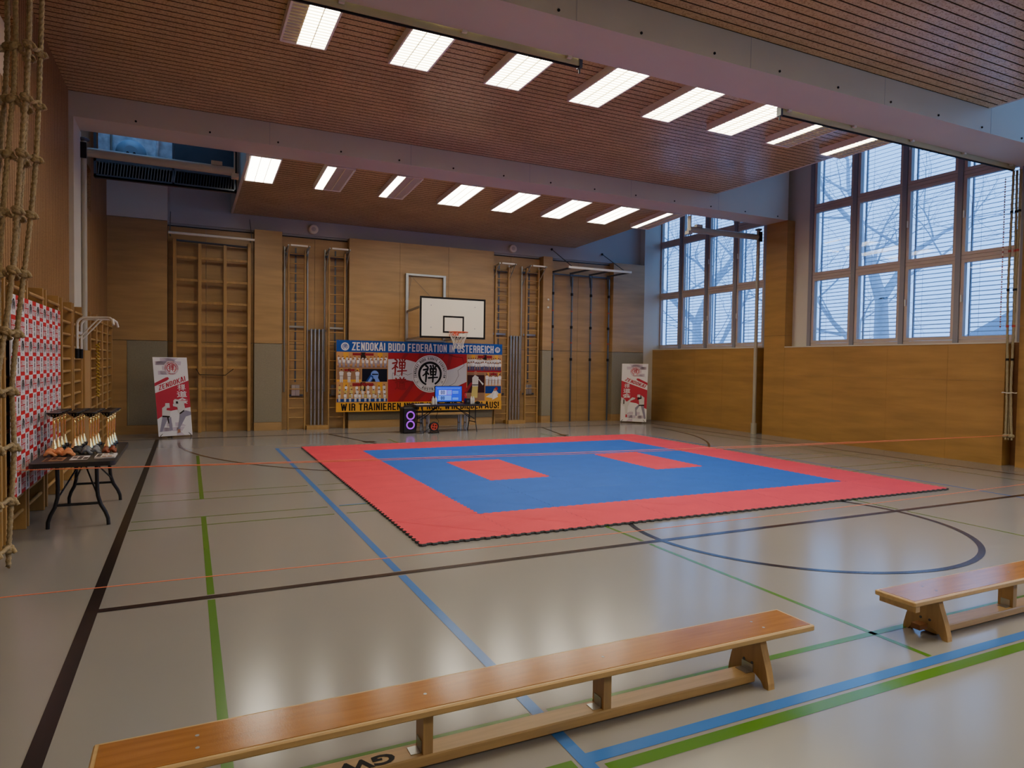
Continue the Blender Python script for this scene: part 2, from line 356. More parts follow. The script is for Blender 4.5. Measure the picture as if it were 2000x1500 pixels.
def thing(name, label, cat, loc=(0, 0, 0), group=None):
    o = bpy.data.objects.new(name, None); COL.objects.link(o); o.location = loc; o.empty_display_size = 0.1
    return tag(o, label, cat, group)
def tag(o, label, cat, group=None, kind=None):
    o['label'] = label; o['category'] = cat
    if group: o['group'] = group
    if kind: o['kind'] = kind
    return o
def struct(o): o['kind'] = 'structure'; return o
def copy_tree(o, parent=None):
    c = o.copy(); COL.objects.link(c)
    if parent is not None: c.parent = parent; c.matrix_parent_inverse = o.matrix_parent_inverse.copy()
    for ch in list(o.children): copy_tree(ch, c)
    return c
def place(src, loc, label, first, rotz=None):
    o = src if first else copy_tree(src)
    o.location = loc
    if rotz is not None: o.rotation_euler = (0, 0, rotz)
    o['label'] = label
    return o
ORD = ['first', 'second', 'third', 'fourth', 'fifth', 'sixth', 'seventh', 'eighth', 'ninth', 'tenth', 'eleventh', 'twelfth']

# ------------------------------------------------------------------ dimensions (metres; camera stands at the origin)
XL, XR, XRW = -1.65, 13.5, 13.75         # left wall, right wood panels, right window plane
YB, YBR = 17.6, 17.86                    # back wall panels, back wall niches
YF = -9.0
BEAMS = [(12.3, 13.0), (6.33, 7.08), (0.38, 1.1), (-5.5, -4.8)]
ZB, ZC = 5.43, 5.81                      # beam underside, ceiling
XC = 11.17                               # right edge of the slatted ceiling
ZT = 7.4
# ------------------------------------------------------------------ floor with its court lines
mb = MB(); mb.box(XL-0.3, XRW+0.3, YF-0.3, YBR+0.3, -0.2, 0, 'floor_pvc')
def fl(x0, x1, y0, y1, m, k=1): z = 0.0006*k; mb.add([(x0, y0, z), (x1, y0, z), (x1, y1, z), (x0, y1, z)], [(0, 1, 2, 3)], m)
def farc(cx, cy, r, w, a0, a1, m, k=1, n=64):
    z = 0.0006*k; vs = []
    for i in range(n+1):
        a = R(a0+(a1-a0)*i/n); vs += [(cx+(r-w/2)*cos(a), cy+(r-w/2)*sin(a), z), (cx+(r+w/2)*cos(a), cy+(r+w/2)*sin(a), z)]
    mb.add(vs, [(2*i, 2*i+1, 2*i+3, 2*i+2) for i in range(n)], m)
def fseg(a, b, w, m, k=1):
    a, b = Vector((*a, 0)), Vector((*b, 0)); d = (b-a).normalized(); s_ = Vector((-d.y, d.x, 0))*w/2; z = Vector((0, 0, 0.0006*k))
    mb.add([a+s_+z, a-s_+z, b-s_+z, b+s_+z], [(0, 1, 2, 3)], m)
fl(-0.64, -0.56, -6, 16.32, 'line_black', 4); fl(-1.6, 12.65, 16.32, 16.39, 'line_black', 4); fl(12.57, 12.62, -6, 16.35, 'line_brown', 4)
fl(-0.56, 12.57, 5.315, 5.388, 'line_black', 4)
for y0, y1 in ((9.18, 13.36), (8.14-2.73, 8.14), (-6, 5.29)): fl(0.125, 0.175, y0, y1, 'line_green', 2)
for y in (9.66, 9.19, 8.15, 7.74): fl(-0.55, 1.5, y-0.015, y+0.015, 'line_green', 1); fl(1.64, 12.57, y-0.015, y+0.015, 'line_green', 1)
fl(1.54, 1.605, -4, 5.29, 'line_blue', 3); fl(1.54, 1.605, 5.41, 13.95, 'line_blue', 3); fl(10.33, 10.37, 2.45, 13.95, 'line_blue', 3)
fl(1.54, 10.37, 13.93, 13.97, 'line_blue', 2); fl(1.605, 12.4, 2.445, 2.52, 'line_blue', 3); fl(1.64, 12.4, 2.345, 2.42, 'line_green', 2); fl(-0.5, 1.52, 2.44, 2.5, 'line_green', 2)
fl(1.64, 1.97, 8.17, 8.2, 'line_blue', 2)
fl(-0.55, 1.53, 2.885, 2.935, 'line_green', 2); fl(1.63, 12.5, 2.885, 2.935, 'line_green', 2)
fl(4.05, 4.09, 2.53, 5.29, 'line_green', 2); fl(4.05, 4.09, 5.41, 14.9, 'line_green', 2)
fl(7.95, 7.985, 2.53, 5.29, 'line_green', 2); fl(7.95, 7.985, 5.41, 14.9, 'line_green', 2); fl(11.94, 11.97, 2.6, 14.9, 'line_green', 2)
farc(6.05, 5.4, 1.79, 0.06, 0, 360, 'line_black', 5, 96); farc(5.87, 15.5, 6.05, 0.05, 180, 360, 'line_brown', 5, 120)
fseg((3.0, 16.35), (3.8, 13.4), 0.05, 'line_black', 5); fseg((8.8, 16.35), (8.1, 13.4), 0.05, 'line_black', 5)
fseg((3.42, 14.45), (3.68, 14.5), 0.22, 'line_black', 6); fseg((8.2, 14.35), (8.45, 14.4), 0.22, 'line_black', 6)
struct(mb.build('floor'))

# ------------------------------------------------------------------ ceiling, beams, columns
mb = MB()
edges = [(YF, -5.5), (-4.8, 0.38), (1.1, 6.33), (7.08, 12.3)]
for a, b in edges: mb.box(XL, XC, a, b, ZC, ZC+0.06, 'ceiling_slats')
y0, y1, z0, z1 = 13.0, YBR, 5.60, 5.315      # last bay slopes down to the back wall, open at the left
vs = [(0.98, y0, z0), (11.1, y0, z0), (10.68, y1, z1), (0.98, y1, z1)]
mb.add(vs, [(0, 1, 2, 3)], 'ceiling_slats'); mb.add([(x, y, z+0.06) for x, y, z in vs], [(3, 2, 1, 0)], 'grey_paint')
struct(mb.build('ceiling'))
mb = MB()                                     # raised roof over the window strip and the open bay
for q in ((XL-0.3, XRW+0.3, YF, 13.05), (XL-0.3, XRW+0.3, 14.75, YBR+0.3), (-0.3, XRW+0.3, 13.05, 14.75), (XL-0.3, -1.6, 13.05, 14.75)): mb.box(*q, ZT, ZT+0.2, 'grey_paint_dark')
struct(mb.build('ceiling'))
mb = MB()
for a, b in edges: mb.box(XC, XC+0.05, a, b, ZC-0.001, ZT, 'grey_paint')
mb.add([(11.1, y0, z0), (11.1, y0, ZT), (10.68, y1, ZT), (10.68, y1, z1)], [(0, 1, 2, 3)], 'grey_paint')
mb.box(0.93, 0.98, 13.0, YBR, 5.30, ZT, 'grey_paint')
struct(mb.build('trim_1'))
for i, (a, b) in enumerate(BEAMS):
    mb = MB(); mb.box(XL, XR+0.02, a, b, ZB, ZT, 'grey_paint')
    for k in range(1, 6): mb.box(XL+k*2.5+0.4, XL+k*2.5+0.408, a-0.002, a, ZB+0.0, ZT, 'grey_paint_dark')
    for k in range(14):
        mb.lathe((XL+0.9+k*1.07, a, ZB+0.06), [(0.016, -0.012), (0.016, 0.0)], 'black_matte', 8, 'Y')
    struct(mb.build('trim_%d' % (2+i)))
mb = MB()                                     # plastered columns on the left wall and grey strips beside the right windows
for a, b in BEAMS: mb.box(XL-0.1, XL+0.065, a, b+0.12, 0, ZB, 'column_paint')
struct(mb.build('trim_6'))

# ------------------------------------------------------------------ walls
mb = MB()
def wallL(y0, y1, z0, z1): mb.box(XL-0.25, XL, y0, y1, z0, z1, 'wall_slats')
holes = [(7.6, 8.87, 4.5, 5.26), (13.3, 14.88, 4.46, 5.25)]
cur = YF
for a, b, c, d in holes:
    wallL(cur, a, 0, ZT); wallL(a, b, 0, c); wallL(a, b, d, ZT); cur = b
wallL(cur, YBR, 0, ZT)
struct(mb.build('wall_left'))
for i, (a, b, c, d) in enumerate(holes):      # high reveals into the gallery
    mb = MB(); mb.box(XL-0.27, XL-0.10, a, b, c, d, 'white_reveal')
    struct(mb.build('window_%d' % (4+i)))
mb = MB()                                     # back wall: niches behind, panels in front
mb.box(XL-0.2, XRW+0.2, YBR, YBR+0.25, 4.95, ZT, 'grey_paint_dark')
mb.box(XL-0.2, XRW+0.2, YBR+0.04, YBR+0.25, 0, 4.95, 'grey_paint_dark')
def pieces(x0, x1, y0, y1, z0, z1, m, seams=()):
    xs = [x0]+list(seams)+[x1]
    for a, b in zip(xs, xs[1:]): mb.box(a+0.003, b-0.003, y0, y1, z0, z1, m)
for x0, x1, seams in ((-0.44, 1.45, (0.38,)), (2.1, 3.75, (2.92,)), (7.85, 9.45, (8.5,)), (9.78, 11.93, (10.8,))):
    pieces(x0, x1, YBR-0.02, YBR+0.04, 2.16, 4.86, 'panel_wood', seams); pieces(x0, x1, YBR-0.02, YBR+0.04, 0, 2.15, 'panel_wood', seams)
def front(x0, x1, seams=(), grey0=None):
    pieces(x0, x1, YB, YBR+0.03, 2.16, 4.93, 'panel_wood', seams)
    g = x0 if grey0 is None else grey0
    if g > x0: pieces(x0, g, YB, YBR+0.03, 0.2, 2.15, 'panel_wood')
    pieces(g, x1, YB-0.004, YBR+0.03, 0.21, 2.15, 'carpet_grey'); pieces(x0, x1, YB, YBR+0.03, 0, 0.205, 'panel_wood')
front(XL, -0.44, (), -1.26); front(1.45, 2.1); front(3.75, 7.85, (5.1, 6.48)); front(9.45, 9.76); front(11.93, 13.12)
mb.box(XL, -0.44, YB, YBR+0.02, 4.94, ZT, 'grey_paint')
mb.box(13.12, XRW, YB+0.02, YBR+0.03, 0, ZT, 'grey_paint')
mb.box(-0.5, XRW, YBR-0.03, YBR, 4.87, 4.885, 'black_matte')
struct(mb.build('wall_back'))
mb = MB()                                     # right wall
def low(y0, y1, seams):
    ys = [y0]+list(seams)+[y1]
    for a, b in zip(ys, ys[1:]):
        mb.box(XR, XRW, a+0.0015, b-0.0015, 0, 1.553, 'panel_wood_right'); mb.box(XR, XRW, a+0.0015, b-0.0015, 1.5545, 2.25, 'panel_wood_right')
low(13.18, YB+0.05, (14.45, 15.6, 16.6)); low(7.2, 12.28, (8.24, 9.52, 10.85)); low(1.3, 6.2, (2.6, 3.9, 5.2)); low(-4.6, 0.2, (-3.2, -1.8)); low(YF, -5.6, (-7,))
for a, b in ((12.28, 12.95), (6.2, 6.98), (0.2, 1.1), (-5.6, -4.7)):     # clad pillars under the beams
    mb.box(XR-0.004, XRW, a, b, 0, 2.55, 'panel_wood_right'); mb.box(XR-0.004, XRW, a, b, 2.556, ZB, 'panel_wood_right')
mb.box(XRW, XRW+0.3, YF, YBR, 0, 2.27, 'panel_wood_dark')
for a, b in ((11.8, 13.18), (6.0, 7.2), (-0.0, 1.25), (YF, -4.5)): mb.box(XRW, XRW+0.3, a, b, 2.27, ZT, 'grey_paint')
for a, b in ((13.18, YB), (7.2, 12.28), (1.3, 6.2)): mb.box(XR-0.012, XRW, a, b, 2.25, 2.275, 'grey_paint')
struct(mb.build('wall_right'))
mb = MB(); mb.box(XL-0.2, XRW+0.2, YF-0.2, YF, 0, ZT, 'panel_wood'); struct(mb.build('wall_front'))
mb = MB(); mb.box(XL, XL+0.02, YF, YB, 0, 0.08, 'panel_wood_dark'); struct(mb.build('baseboard_left'))

# ------------------------------------------------------------------ right windows with outside blinds
ZW = [2.31, 3.97, 5.62, 7.25]
def window(idx, ys, with_blinds):
    """ys: mullion centres from far to near"""
    mb = MB(); x0, x1 = XRW+0.02, XRW+0.12
    for y in ys: mb.box(x0-0.03, x1+0.05, y-0.05, y+0.05, ZW[0]-0.03, ZT, 'window_mullion')
    for z in ZW: mb.box(x0, x1, ys[-1], ys[0], z-0.035, z+0.035, 'window_frame')
    w = struct(mb.build('window_%d' % idx))
    for c, (ya, yb) in enumerate(zip(ys, ys[1:])):
        for r, (za, zb) in enumerate(zip(ZW, ZW[1:])):
            a, b, c0, d = yb+0.055, ya-0.055, za+0.04, zb-0.04
            mb = MB(); t = 0.065
            for q in ((a, b, c0, c0+t), (a, b, d-t, d), (a, a+t, c0+t, d-t), (b-t, b, c0+t, d-t)): mb.box(x0-0.005, x1-0.01, *q, 'window_frame')
            s_ = mb.build('sash', w)
            mb = MB(); mb.box(x0+0.04, x0+0.048, a+t, b-t, c0+t, d-t, 'window_glass'); mb.build('pane', s_)
            if c >= 2:
                mb = MB(); mb.box(x0-0.03, x0-0.006, b-0.045, b-0.02, (c0+d)/2-0.05, (c0+d)/2-0.02, 'white_plastic')
                mb.box(x0-0.04, x0-0.025, b-0.045, b-0.02, (c0+d)/2-0.05, (c0+d)/2+0.09, 'white_plastic'); mb.build('handle', s_)
    if with_blinds:
        for c, (ya, yb) in enumerate(zip(ys, ys[1:])):
            mb = MB(); xc = XRW+0.27; z = ZW[0]+0.03; a, b = yb+0.03, ya-0.12
            while z < ZT:
                vs = []
                for y in (a, b):
                    for f, h in ((-1, 0.0), (0, 0.012), (1, 0.0)): vs.append((xc+f*0.037, y, z+h+f*0.013))
                mb.add(vs, [(0, 1, 4, 3), (1, 2, 5, 4)], 'blind_slat', True)
                z += 0.088
            for y in (a+0.15, b-0.15): mb.tube([(xc, y, ZW[0]), (xc, y, ZT)], 0.003, 'blind_slat', 5)
            for y in (a-0.02, b+0.02): mb.box(xc-0.02, xc+0.02, y-0.012, y+0.012, ZW[0]-0.02, ZT, 'blind_slat')
            pos = ['farthest', 'second farthest', 'second nearest', 'nearest'][c]
            tag(mb.build('venetian_blind'), 'grey outdoor venetian blind behind the %s column of the %s window' % (pos, 'far right' if idx == 1 else 'large near right'), 'blind', 'outdoor venetian blinds behind the right windows')
window(1, [17.7, 16.62, 15.46, 14.3, 13.2], True)
window(2, [11.78, 10.6, 9.41, 8.26, 7.1], True)
window(3, [6.0, 4.83, 3.66, 2.48, 1.3], False)

# ------------------------------------------------------------------ outdoors
mb = MB(); mb.box(15, 90, -40, 70, -1.2, -1.0, 'snowy_ground'); struct(mb.build('ground_outside'))
def tree(loc, h, seed, label):
    r_ = random.Random(seed); mb = MB()
    def br(p, d, L, rad, dep):
        n = 3; pts = [p]; q = p.copy(); dd = d.copy()
        for i in range(n):
            dd = (dd+(0.3 if dep == 7 else 1)*Vector((r_.uniform(-.16, .16), r_.uniform(-.16, .16), r_.uniform(-.02, .12)))).normalized(); q = q+dd*L/n; pts.append(q.copy())
        mb.tube(pts, [rad*(1-0.42*i/n) for i in range(n+1)], 'bark_hazed', 6 if dep > 2 else 4, cap=False)
        if dep == 0: return
        k = 3
        for j in range(k):
            t = pts[-1] if j < 2 else pts[r_.choice((1, 2))]
            ax = Vector((r_.uniform(-1, 1), r_.uniform(-1, 1), r_.uniform(-.5, .6))).normalized()
            nd = (dd*(1.0 if j == 0 else 0.62)+ax*(0.35 if j == 0 else 0.85)).normalized()
            br(t, nd, L*(0.72 if dep == 7 else 1)*r_.uniform(.6, .84), rad*(0.6 if j == 0 else 0.42), dep-1)
    br(Vector(loc), Vector((0, 0, 1)), h*0.4, h*0.03, 7)
    tag(mb.build('bare_tree'), label, 'tree', 'bare trees outside the right windows')
tree((22, 15.7, -1.0), 13, 5, 'thick bare tree outside the large near window, seen through the slats')
tree((22, 25.2, -1.0), 12, 11, 'bare spreading tree outside the far right window')
tree((27, 5.0, -1.0), 11, 23, 'slender bare tree outside the nearest column of the near window')
hs = thing('house', 'distant house with a broad gabled roof outside the near window', 'house', (44, 22, -1))
mb = MB(); mb.box(42, 50, 15, 25.2, -1, 3.6, 'house_wall'); mb.build('wall', hs)
mb = MB(); mb.prism([(43.7, 12.6, 3.4), (43.7, 26.6, 3.4), (43.7, 22.6, 5.6), (43.7, 15, 5.6)], (6.6, 0, 0), 'house_roof'); mb.build('roof', hs)

# ------------------------------------------------------------------ ceiling lights
def light(name, lit, bars):
    o = thing(name, '', 'ceiling light', (0, 0, 0), 'fluorescent ceiling lights')
    mb = MB(); W, L, D = 0.27, 0.76, 0.10
    mb.box(-W, W, -L, L, 0.03, D, 'lamp_housing')
    for s_ in (-1, 1): mb.box(s_*W-0.012, s_*W+0.012, -L, L, -0.005, D, 'lamp_housing'); mb.box(-W, W, s_*L-0.012, s_*L+0.012, -0.005, D, 'lamp_housing')
    mb.build('housing', o)
    w3 = (2*W-0.024)/3
    for k in range(3):
        mb = MB(); x0 = -W+0.012+k*w3
        mb.add([(x0+0.004, -L+0.012, 0.012), (x0+0.004, L-0.012, 0.012), (x0+w3-0.004, L-0.012, 0.012), (x0+w3-0.004, -L+0.012, 0.012)], [(0, 1, 2, 3)], 'lamp_lit' if lit[k] else 'lamp_unlit')
        d = mb.build('diffuser', o); d['label'] = 'glowing strip' if lit[k] else 'dark unlit strip'
    mb = MB()
    for k in (1, 2): x = -W+0.012+k*w3; mb.box(x-0.005, x+0.005, -L+0.012, L-0.012, -0.004, 0.011, 'louver_bar')
    if bars:
        for k in range(1, 20): y = -L+k*2*L/20; mb.box(-W+0.012, W-0.012, y-0.0035, y+0.0035, -0.003, 0.01, 'louver_bar')
    mb.build('louver', o)
    return o
protos = {}
def put_light(lit, bars, loc, label, tilt=0):
    k = (lit, bars); first = k not in protos
    if first: protos[k] = light('ceiling_light', lit, bars)
    o = place(protos[k], loc, label, first); o.rotation_euler = (tilt, 0, 0)
LX = [1.30, 2.67, 4.05, 5.42, 6.77, 8.12, 9.46, 10.82]
A, B1, B2 = (1, 1, 1), (0, 1, 1), (1, 0, 0)
for i, x in enumerate(LX):
    lit = B1 if i == 0 else (B2 if i in (6, 7) else A); st = 'with a dark left strip' if i == 0 else ('with only one bright strip' if i in (6, 7) else 'fully lit')
    put_light(lit, True, (x, 8.14, ZC-0.1), 'fluorescent ceiling light %s, %s from the left in the near row' % (st, ORD[i]))
tl = math.atan2(5.315-5.60, YBR-13.0)
for i, x in enumerate(LX):
    lit = B2 if i in (1, 2, 7) else A; st = 'with only one bright strip' if i in (1, 2, 7) else 'fully lit'
    y = 14.05; z = 5.60+(y-13.0)*math.tan(tl)-0.10
    put_light(lit, False, (x, y, z), 'fluorescent ceiling light %s, %s from the left in the far row' % (st, ORD[i]), tl)
for j, y in enumerate((2.2, -3.7)):
    for i, x in enumerate(LX): put_light(A, True, (x, y, ZC-0.1), 'fluorescent ceiling light above and behind the camera, row %s, %s' % (ORD[j], ORD[i]))

# ------------------------------------------------------------------ fighting area mats
MX, MY, MA, SX, SY = 1.984, 6.063, -0.00615, 1.0, 0.978
def edge_wave(t, n=9, amp=0.011):
    """interlocking teeth along one metre: list of (t, offset)"""
    pts = []
    for k in range(n):
        for a, b in ((0.06, -1), (0.44, -1), (0.56, 1), (0.94, 1)): pts.append(((k+a)/n, b*amp))
    return pts
EW = edge_wave(0)
def tile(i, j):
    red = i in (0, 7) or j in (0, 7) or (j in (3, 4) and i in (2, 5))
    P = [(0.0, 0.0)]; P += [(t, o) for t, o in EW]; P += [(1, 0)]; P += [(1+o, t) for t, o in EW]; P += [(1, 1)]
    P += [(t, 1+o) for t, o in EW[::-1]]; P += [(0, 1)]; P += [(o, t) for t, o in EW[::-1]]
    g = 0.0012
    P = [((i+u*(1-2*g)+g)*SX, (j+v*(1-2*g)+g)*SY) for u, v in P]
    ca, sa = cos(MA), sin(MA); cx, cy = MX+(i+.5)*SX*ca-(j+.5)*SY*sa, MY+(i+.5)*SX*sa+(j+.5)*SY*ca
    P = [(MX+u*ca-v*sa-cx, MY+u*sa+v*ca-cy) for u, v in P]; n = len(P)
    zs = [0.0015, 0.008, 0.019, 0.026]; mb = MB()
    for a, b, m in ((0, 1, 'mat_under'), (1, 2, 'mat_edge'), (2, 3, 'mat_edge')):
        vs = [(x, y, zs[a]) for x, y in P]+[(x, y, zs[b]) for x, y in P]
        mb.add(vs, [(k, (k+1) % n, (k+1) % n+n, k+n) for k in range(n)], m)
    mb.add([(x, y, zs[3]) for x, y in P], [tuple(range(n))], 'mat_red' if red else 'mat_blue')
    mb.add([(x, y, zs[0]) for x, y in P], [tuple(range(n))[::-1]], 'mat_under')
    o = mb.build('puzzle_mat'); o.location = (cx, cy, 0)
    c = 'red' if red else 'blue'
    row = 'front row' if j == 0 else ('rear row' if j == 7 else '%s row from the front' % ORD[j])
    colm = 'left edge column' if i == 0 else ('right edge column' if i == 7 else '%s column from the left' % ORD[i])
    tag(o, '%s interlocking floor mat, %s, %s' % (c, row, colm), 'floor mat', 'interlocking mats of the fighting area')
for j in range(8):
    for i in range(8): tile(i, j)

# ------------------------------------------------------------------ gym benches
def bench(x0, y0, label, hook):
    L, W, H = 3.5, 0.275, 0.30
    o = thing('gym_bench', label, 'bench', (x0+L/2, y0+W/2, 0), 'long wooden gym benches')
    mb = MB(); mb.bbox(x0, x0+L, y0, y0+W, H-0.035, H-0.002, 'bench_wood', 0.006)
    mb.box(x0+0.02, x0+L-0.02, y0+0.018, y0+W-0.018, H-0.003, H, 'bench_top')
    for xx in (0.35, 1.25, 2.17, 3.2):
        for yy in ((0.09, 0.18) if xx in (0.35, 3.2) else (0.135,)): mb.lathe((x0+xx, y0+yy, H-0.001), [(0.008, 0), (0.008, 0.0016)], 'steel', 8)
    mb.build('seat', o)
    for lx in (x0+0.32, x0+L-0.36):
        mb = MB(); w = 0.045; cy = y0+W/2
        half = [(0.075, H-0.036), (0.095, 0.2), (0.13, 0.1), (0.147, 0.03), (0.15, 0.0), (0.115, 0.0), (0.095, 0.03), (0.05, 0.055)]
        pol = [(lx, cy-a, z) for a, z in half]+[(lx, cy+a, z) for a, z in half[::-1]]
        mb.prism(pol, (w, 0, 0), 'bench_end')
        for dy in (-0.03, 0.03): mb.lathe((lx-0.001, cy+dy, 0.105), [(0.009, -0.002), (0.009, 0.002)], 'steel_dark', 8, 'X')
        mb.build('leg', o)
    for px in (x0+1.25, x0+2.17):
        mb = MB(); mb.box(px-0.022, px+0.022, y0+W/2-0.05, y0+W/2+0.05, 0.057, H-0.034, 'bench_end'); lp = mb.build('post', o)
        mb = MB(); mb.box(px-0.07, px-0.022, y0+W/2-0.03, y0+W/2+0.03, 0.058, 0.061, 'zinc'); mb.box(px-0.026, px-0.0218, y0+W/2-0.03, y0+W/2+0.03, 0.058, 0.11, 'zinc'); mb.build('bracket', lp)
    mb = MB(); mb.bbox(x0+0.36, x0+L-0.36, y0+W/2-0.058, y0+W/2+0.058, 0.008, 0.058, 'bench_wood', 0.006); bm_ = mb.build('beam', o)
    if hook:
        mb = MB(); mb.box(x0+0.03, x0+0.07, y0+0.015, y0+W-0.015, H-0.075, H-0.036, 'bench_wood'); mb.build('hook_batten', o)
        mb = MB(); mb.box(x0+0.22, x0+0.3, y0+W/2-0.03, y0+W/2+0.03, 0.05, 0.085, 'panel_wood_dark'); mb.build('stop_block', o)
    else:
        mb = MB(); s_ = Sheet(mb, (x0+1.115, y0+W/2+0.028, 0.0585), (-1, 0, 0), (0, -1, 0)); s_.text('GW', 0, 0, 0.25, 0.075, 'ink_black', 1, 0.04); mb.build('lettering', bm_)
        mb = MB(); mb.box(x0+L-0.415, x0+L-0.365, y0+W/2-0.04, y0+W/2+0.04, 0.058, 0.062, 'zinc'); mb.box(x0+L-0.368, x0+L-0.3605, y0+W/2-0.04, y0+W/2+0.04, 0.058, 0.1, 'zinc'); mb.build('bracket', o)
bench(-0.32, 2.625, 'long wooden gym bench in the foreground marked GW on its lower beam', False)
bench(4.06, 2.625, 'wooden gym bench at the right edge, its near end with a hook batten', True)

# ------------------------------------------------------------------ left wall: wall bars
def wall_bars(h):
    o = thing('wall_bars', '', 'wall bars', (0, 0, 0), 'wooden wall bars along the left wall')
    for y in (-0.41, 0.41):
        mb = MB(); mb.bbox(0.0, 0.17, y-0.018, y+0.018, 0, h, 'bar_wood', 0.004); mb.build('upright', o)
    n = 14
    for k in range(n):
        z = 0.2+k*(h-0.32)/(n-1); x = 0.135 if k < n-1 else 0.165
        mb = MB(); mb.tube([(x, -0.395, z), (x, 0.395, z)], 0.019, 'bar_wood', 8); mb.build('rung', o)
    mb = MB(); mb.box(0.003, 0.02, -0.39, 0.39, 0.02, h-0.03, 'panel_wood_dark'); mb.build('back_board', o)
    return o
wb = wall_bars(2.52)
ybays = [6.85, 7.82, 8.77, 9.78, 10.88, 11.85, 13.72, 14.6, 15.5, 16.4]
wl = ['nearest the camera behind the rope net', 'behind the near end of the checkered backdrop', 'behind the middle of the checkered backdrop', 'behind the far end of the checkered backdrop', 'just past the checkered backdrop',
      'carrying the white dip bars', 'with the yellow cord, just past the column', 'second past the column', 'third past the column', 'closest to the back corner']
for i, y in enumerate(ybays): place(wb, (XL, y, 0), 'wooden wall bars on the left wall, %s' % wl[i], i == 0)
mb = MB(); mb.box(XL+0.02, XL+0.19, 12.36, 13.02, 0, 1.86, 'bar_wood'); mb.box(XL+0.08, XL+0.12, 12.32, 12.36, 0, 1.86, 'panel_wood_dark')
tag(mb.build('column_casing'), 'plain wooden casing board around the foot of the left column', 'board')
# dip bars hooked on the wall bars
o = thing('dip_bars', 'white steel dip bars hooked over the left wall bars', 'dip bars', (XL+0.2, 11.7, 1.8))
for y, e in ((11.46, 1), (11.86, -1)):
    mb = MB(); x = XL+0.205; p = [(x, y, 1.87)]; p += [(x, y, 2.22)]
    for k in range(1, 7): a = R(15*k); p.append((x+0.1*(1-cos(a)), y, 2.22+0.1*sin(a)))
    p += [(x+0.36, y, 2.33)]; p += [(x+0.41, y-0.03*e, 2.325), (x+0.45, y-0.1*e, 2.29), (x+0.465, y-0.14*e, 2.22)]
    mb.tube(p, 0.019, 'white_metal', 10); b_ = mb.build('bar', o)
    mb = MB(); mb.tube([(x, y, 1.87), (x, y, 1.73)], 0.026, 'black_matte', 10); mb.build('grip', b_)
    mb = MB(); mb.tube([(x+0.02, y, 2.02), (x+0.27, y, 2.32)], 0.011, 'white_metal', 8); mb.build('brace', b_)
mb = MB(); mb.bar((XL+0.19+0.2, 11.46, 2.32), (XL+0.19+0.2, 11.86, 2.32), 0.04, 0.012, 'white_metal'); mb.bar((XL+0.21, 11.46, 2.1), (XL+0.21, 11.86, 2.1), 0.03, 0.04, 'white_metal'); mb.build('cross_plate', o)
# yellow cord bundle
mb = MB(); p = []
for k in range(60): p.append((XL+0.2+0.025*cos(k*1.7), 13.95+0.03*sin(k*1.7), 2.0-k*0.016))
mb.tube(p, 0.012, 'cord_yellow', 6); tag(mb.build('yellow_cord'), 'yellow cord bundle hanging on the left wall bars past the column', 'cord')

# ------------------------------------------------------------------ kanji emblem and printed sheets
ZEN = [([(.22, .97), (.30, .93), (.36, .86)], .10), ([(.06, .73), (.20, .75), (.36, .80), (.30, .66), (.18, .50), (.03, .38)], .085), ([(.23, .62), (.24, .30), (.21, .02)], .10), ([(.30, .55), (.40, .47)], .09),
       ([(.52, .97), (.57, .88)], .09), ([(.69, .99), (.72, .89)], .09), ([(.90, .97), (.82, .87)], .09),
       ([(.51, .80), (.53, .60), (.54, .42)], .085), ([(.52, .79), (.70, .80), (.90, .79), (.89, .60), (.86, .42)], .085), ([(.54, .61), (.87, .62)], .07), ([(.54, .44), (.85, .45)], .075), ([(.70, .80), (.70, .40), (.68, .01)], .095), ([(.40, .25), (.66, .27), (1.0, .29)], .085)]
def brush(S, u0, v0, u1, v1, m, l, k=1.0):
    """brush-written kanji for zen, stroke by stroke with swelling width"""
    w, h = u1-u0, v1-v0
    for si, (pts, t) in enumerate(ZEN):
        lo = l; l = l+si*0.07
        P = []
        for (a, b), (c, d) in zip(pts, pts[1:]):
            for i in range(3): P.append((a+(c-a)*i/3, b+(d-b)*i/3))
        P.append(pts[-1]); n = len(P)
        for i, ((a, b), (c, d)) in enumerate(zip(P, P[1:])):
            S.line([(u0+a*w, v0+b*h), (u0+c*w, v0+d*h)], t*k*h*(1.12-0.3*i/n), m, l)
        for i, (a, b) in enumerate(P): S.disc(u0+a*w, v0+b*h, t*k*h*0.5*(1.12-0.3*min(i, n-1.5)/n), m, l+0.03, 10)
        l = lo
def emblem(S, u, v, r, dark, light, ring_txt=True, l=2):
    S.disc(u, v, r, light, l, 48); S.ring(u, v, r*0.93, r*0.95, dark, l+1); S.ring(u, v, r*0.71, r*0.72, dark, l+1)
    S.ring(u, v, r*0.54, r*0.67, dark, l+1, 48, -64, 250, 0.25)
    brush(S, u-r*0.42, v-r*0.44, u+r*0.42, v+r*0.46, dark, l+2, 1.15)
    if ring_txt:
        S.arc_text('ZENDOKAI BUDO KARATE FEDERATION', u, v, r*0.825, r*0.14, 90, 212, dark, l+1)
        S.arc_text('AUSTRIA', u, v, r*0.825, r*0.14, -90, 66, dark, l+1, inward=True)
        for a in (-147, -33): S.ring(u+r*.825*cos(R(a)), v+r*.825*sin(R(a)), r*0.035, r*0.055, dark, l+1, 12, 20, 330)

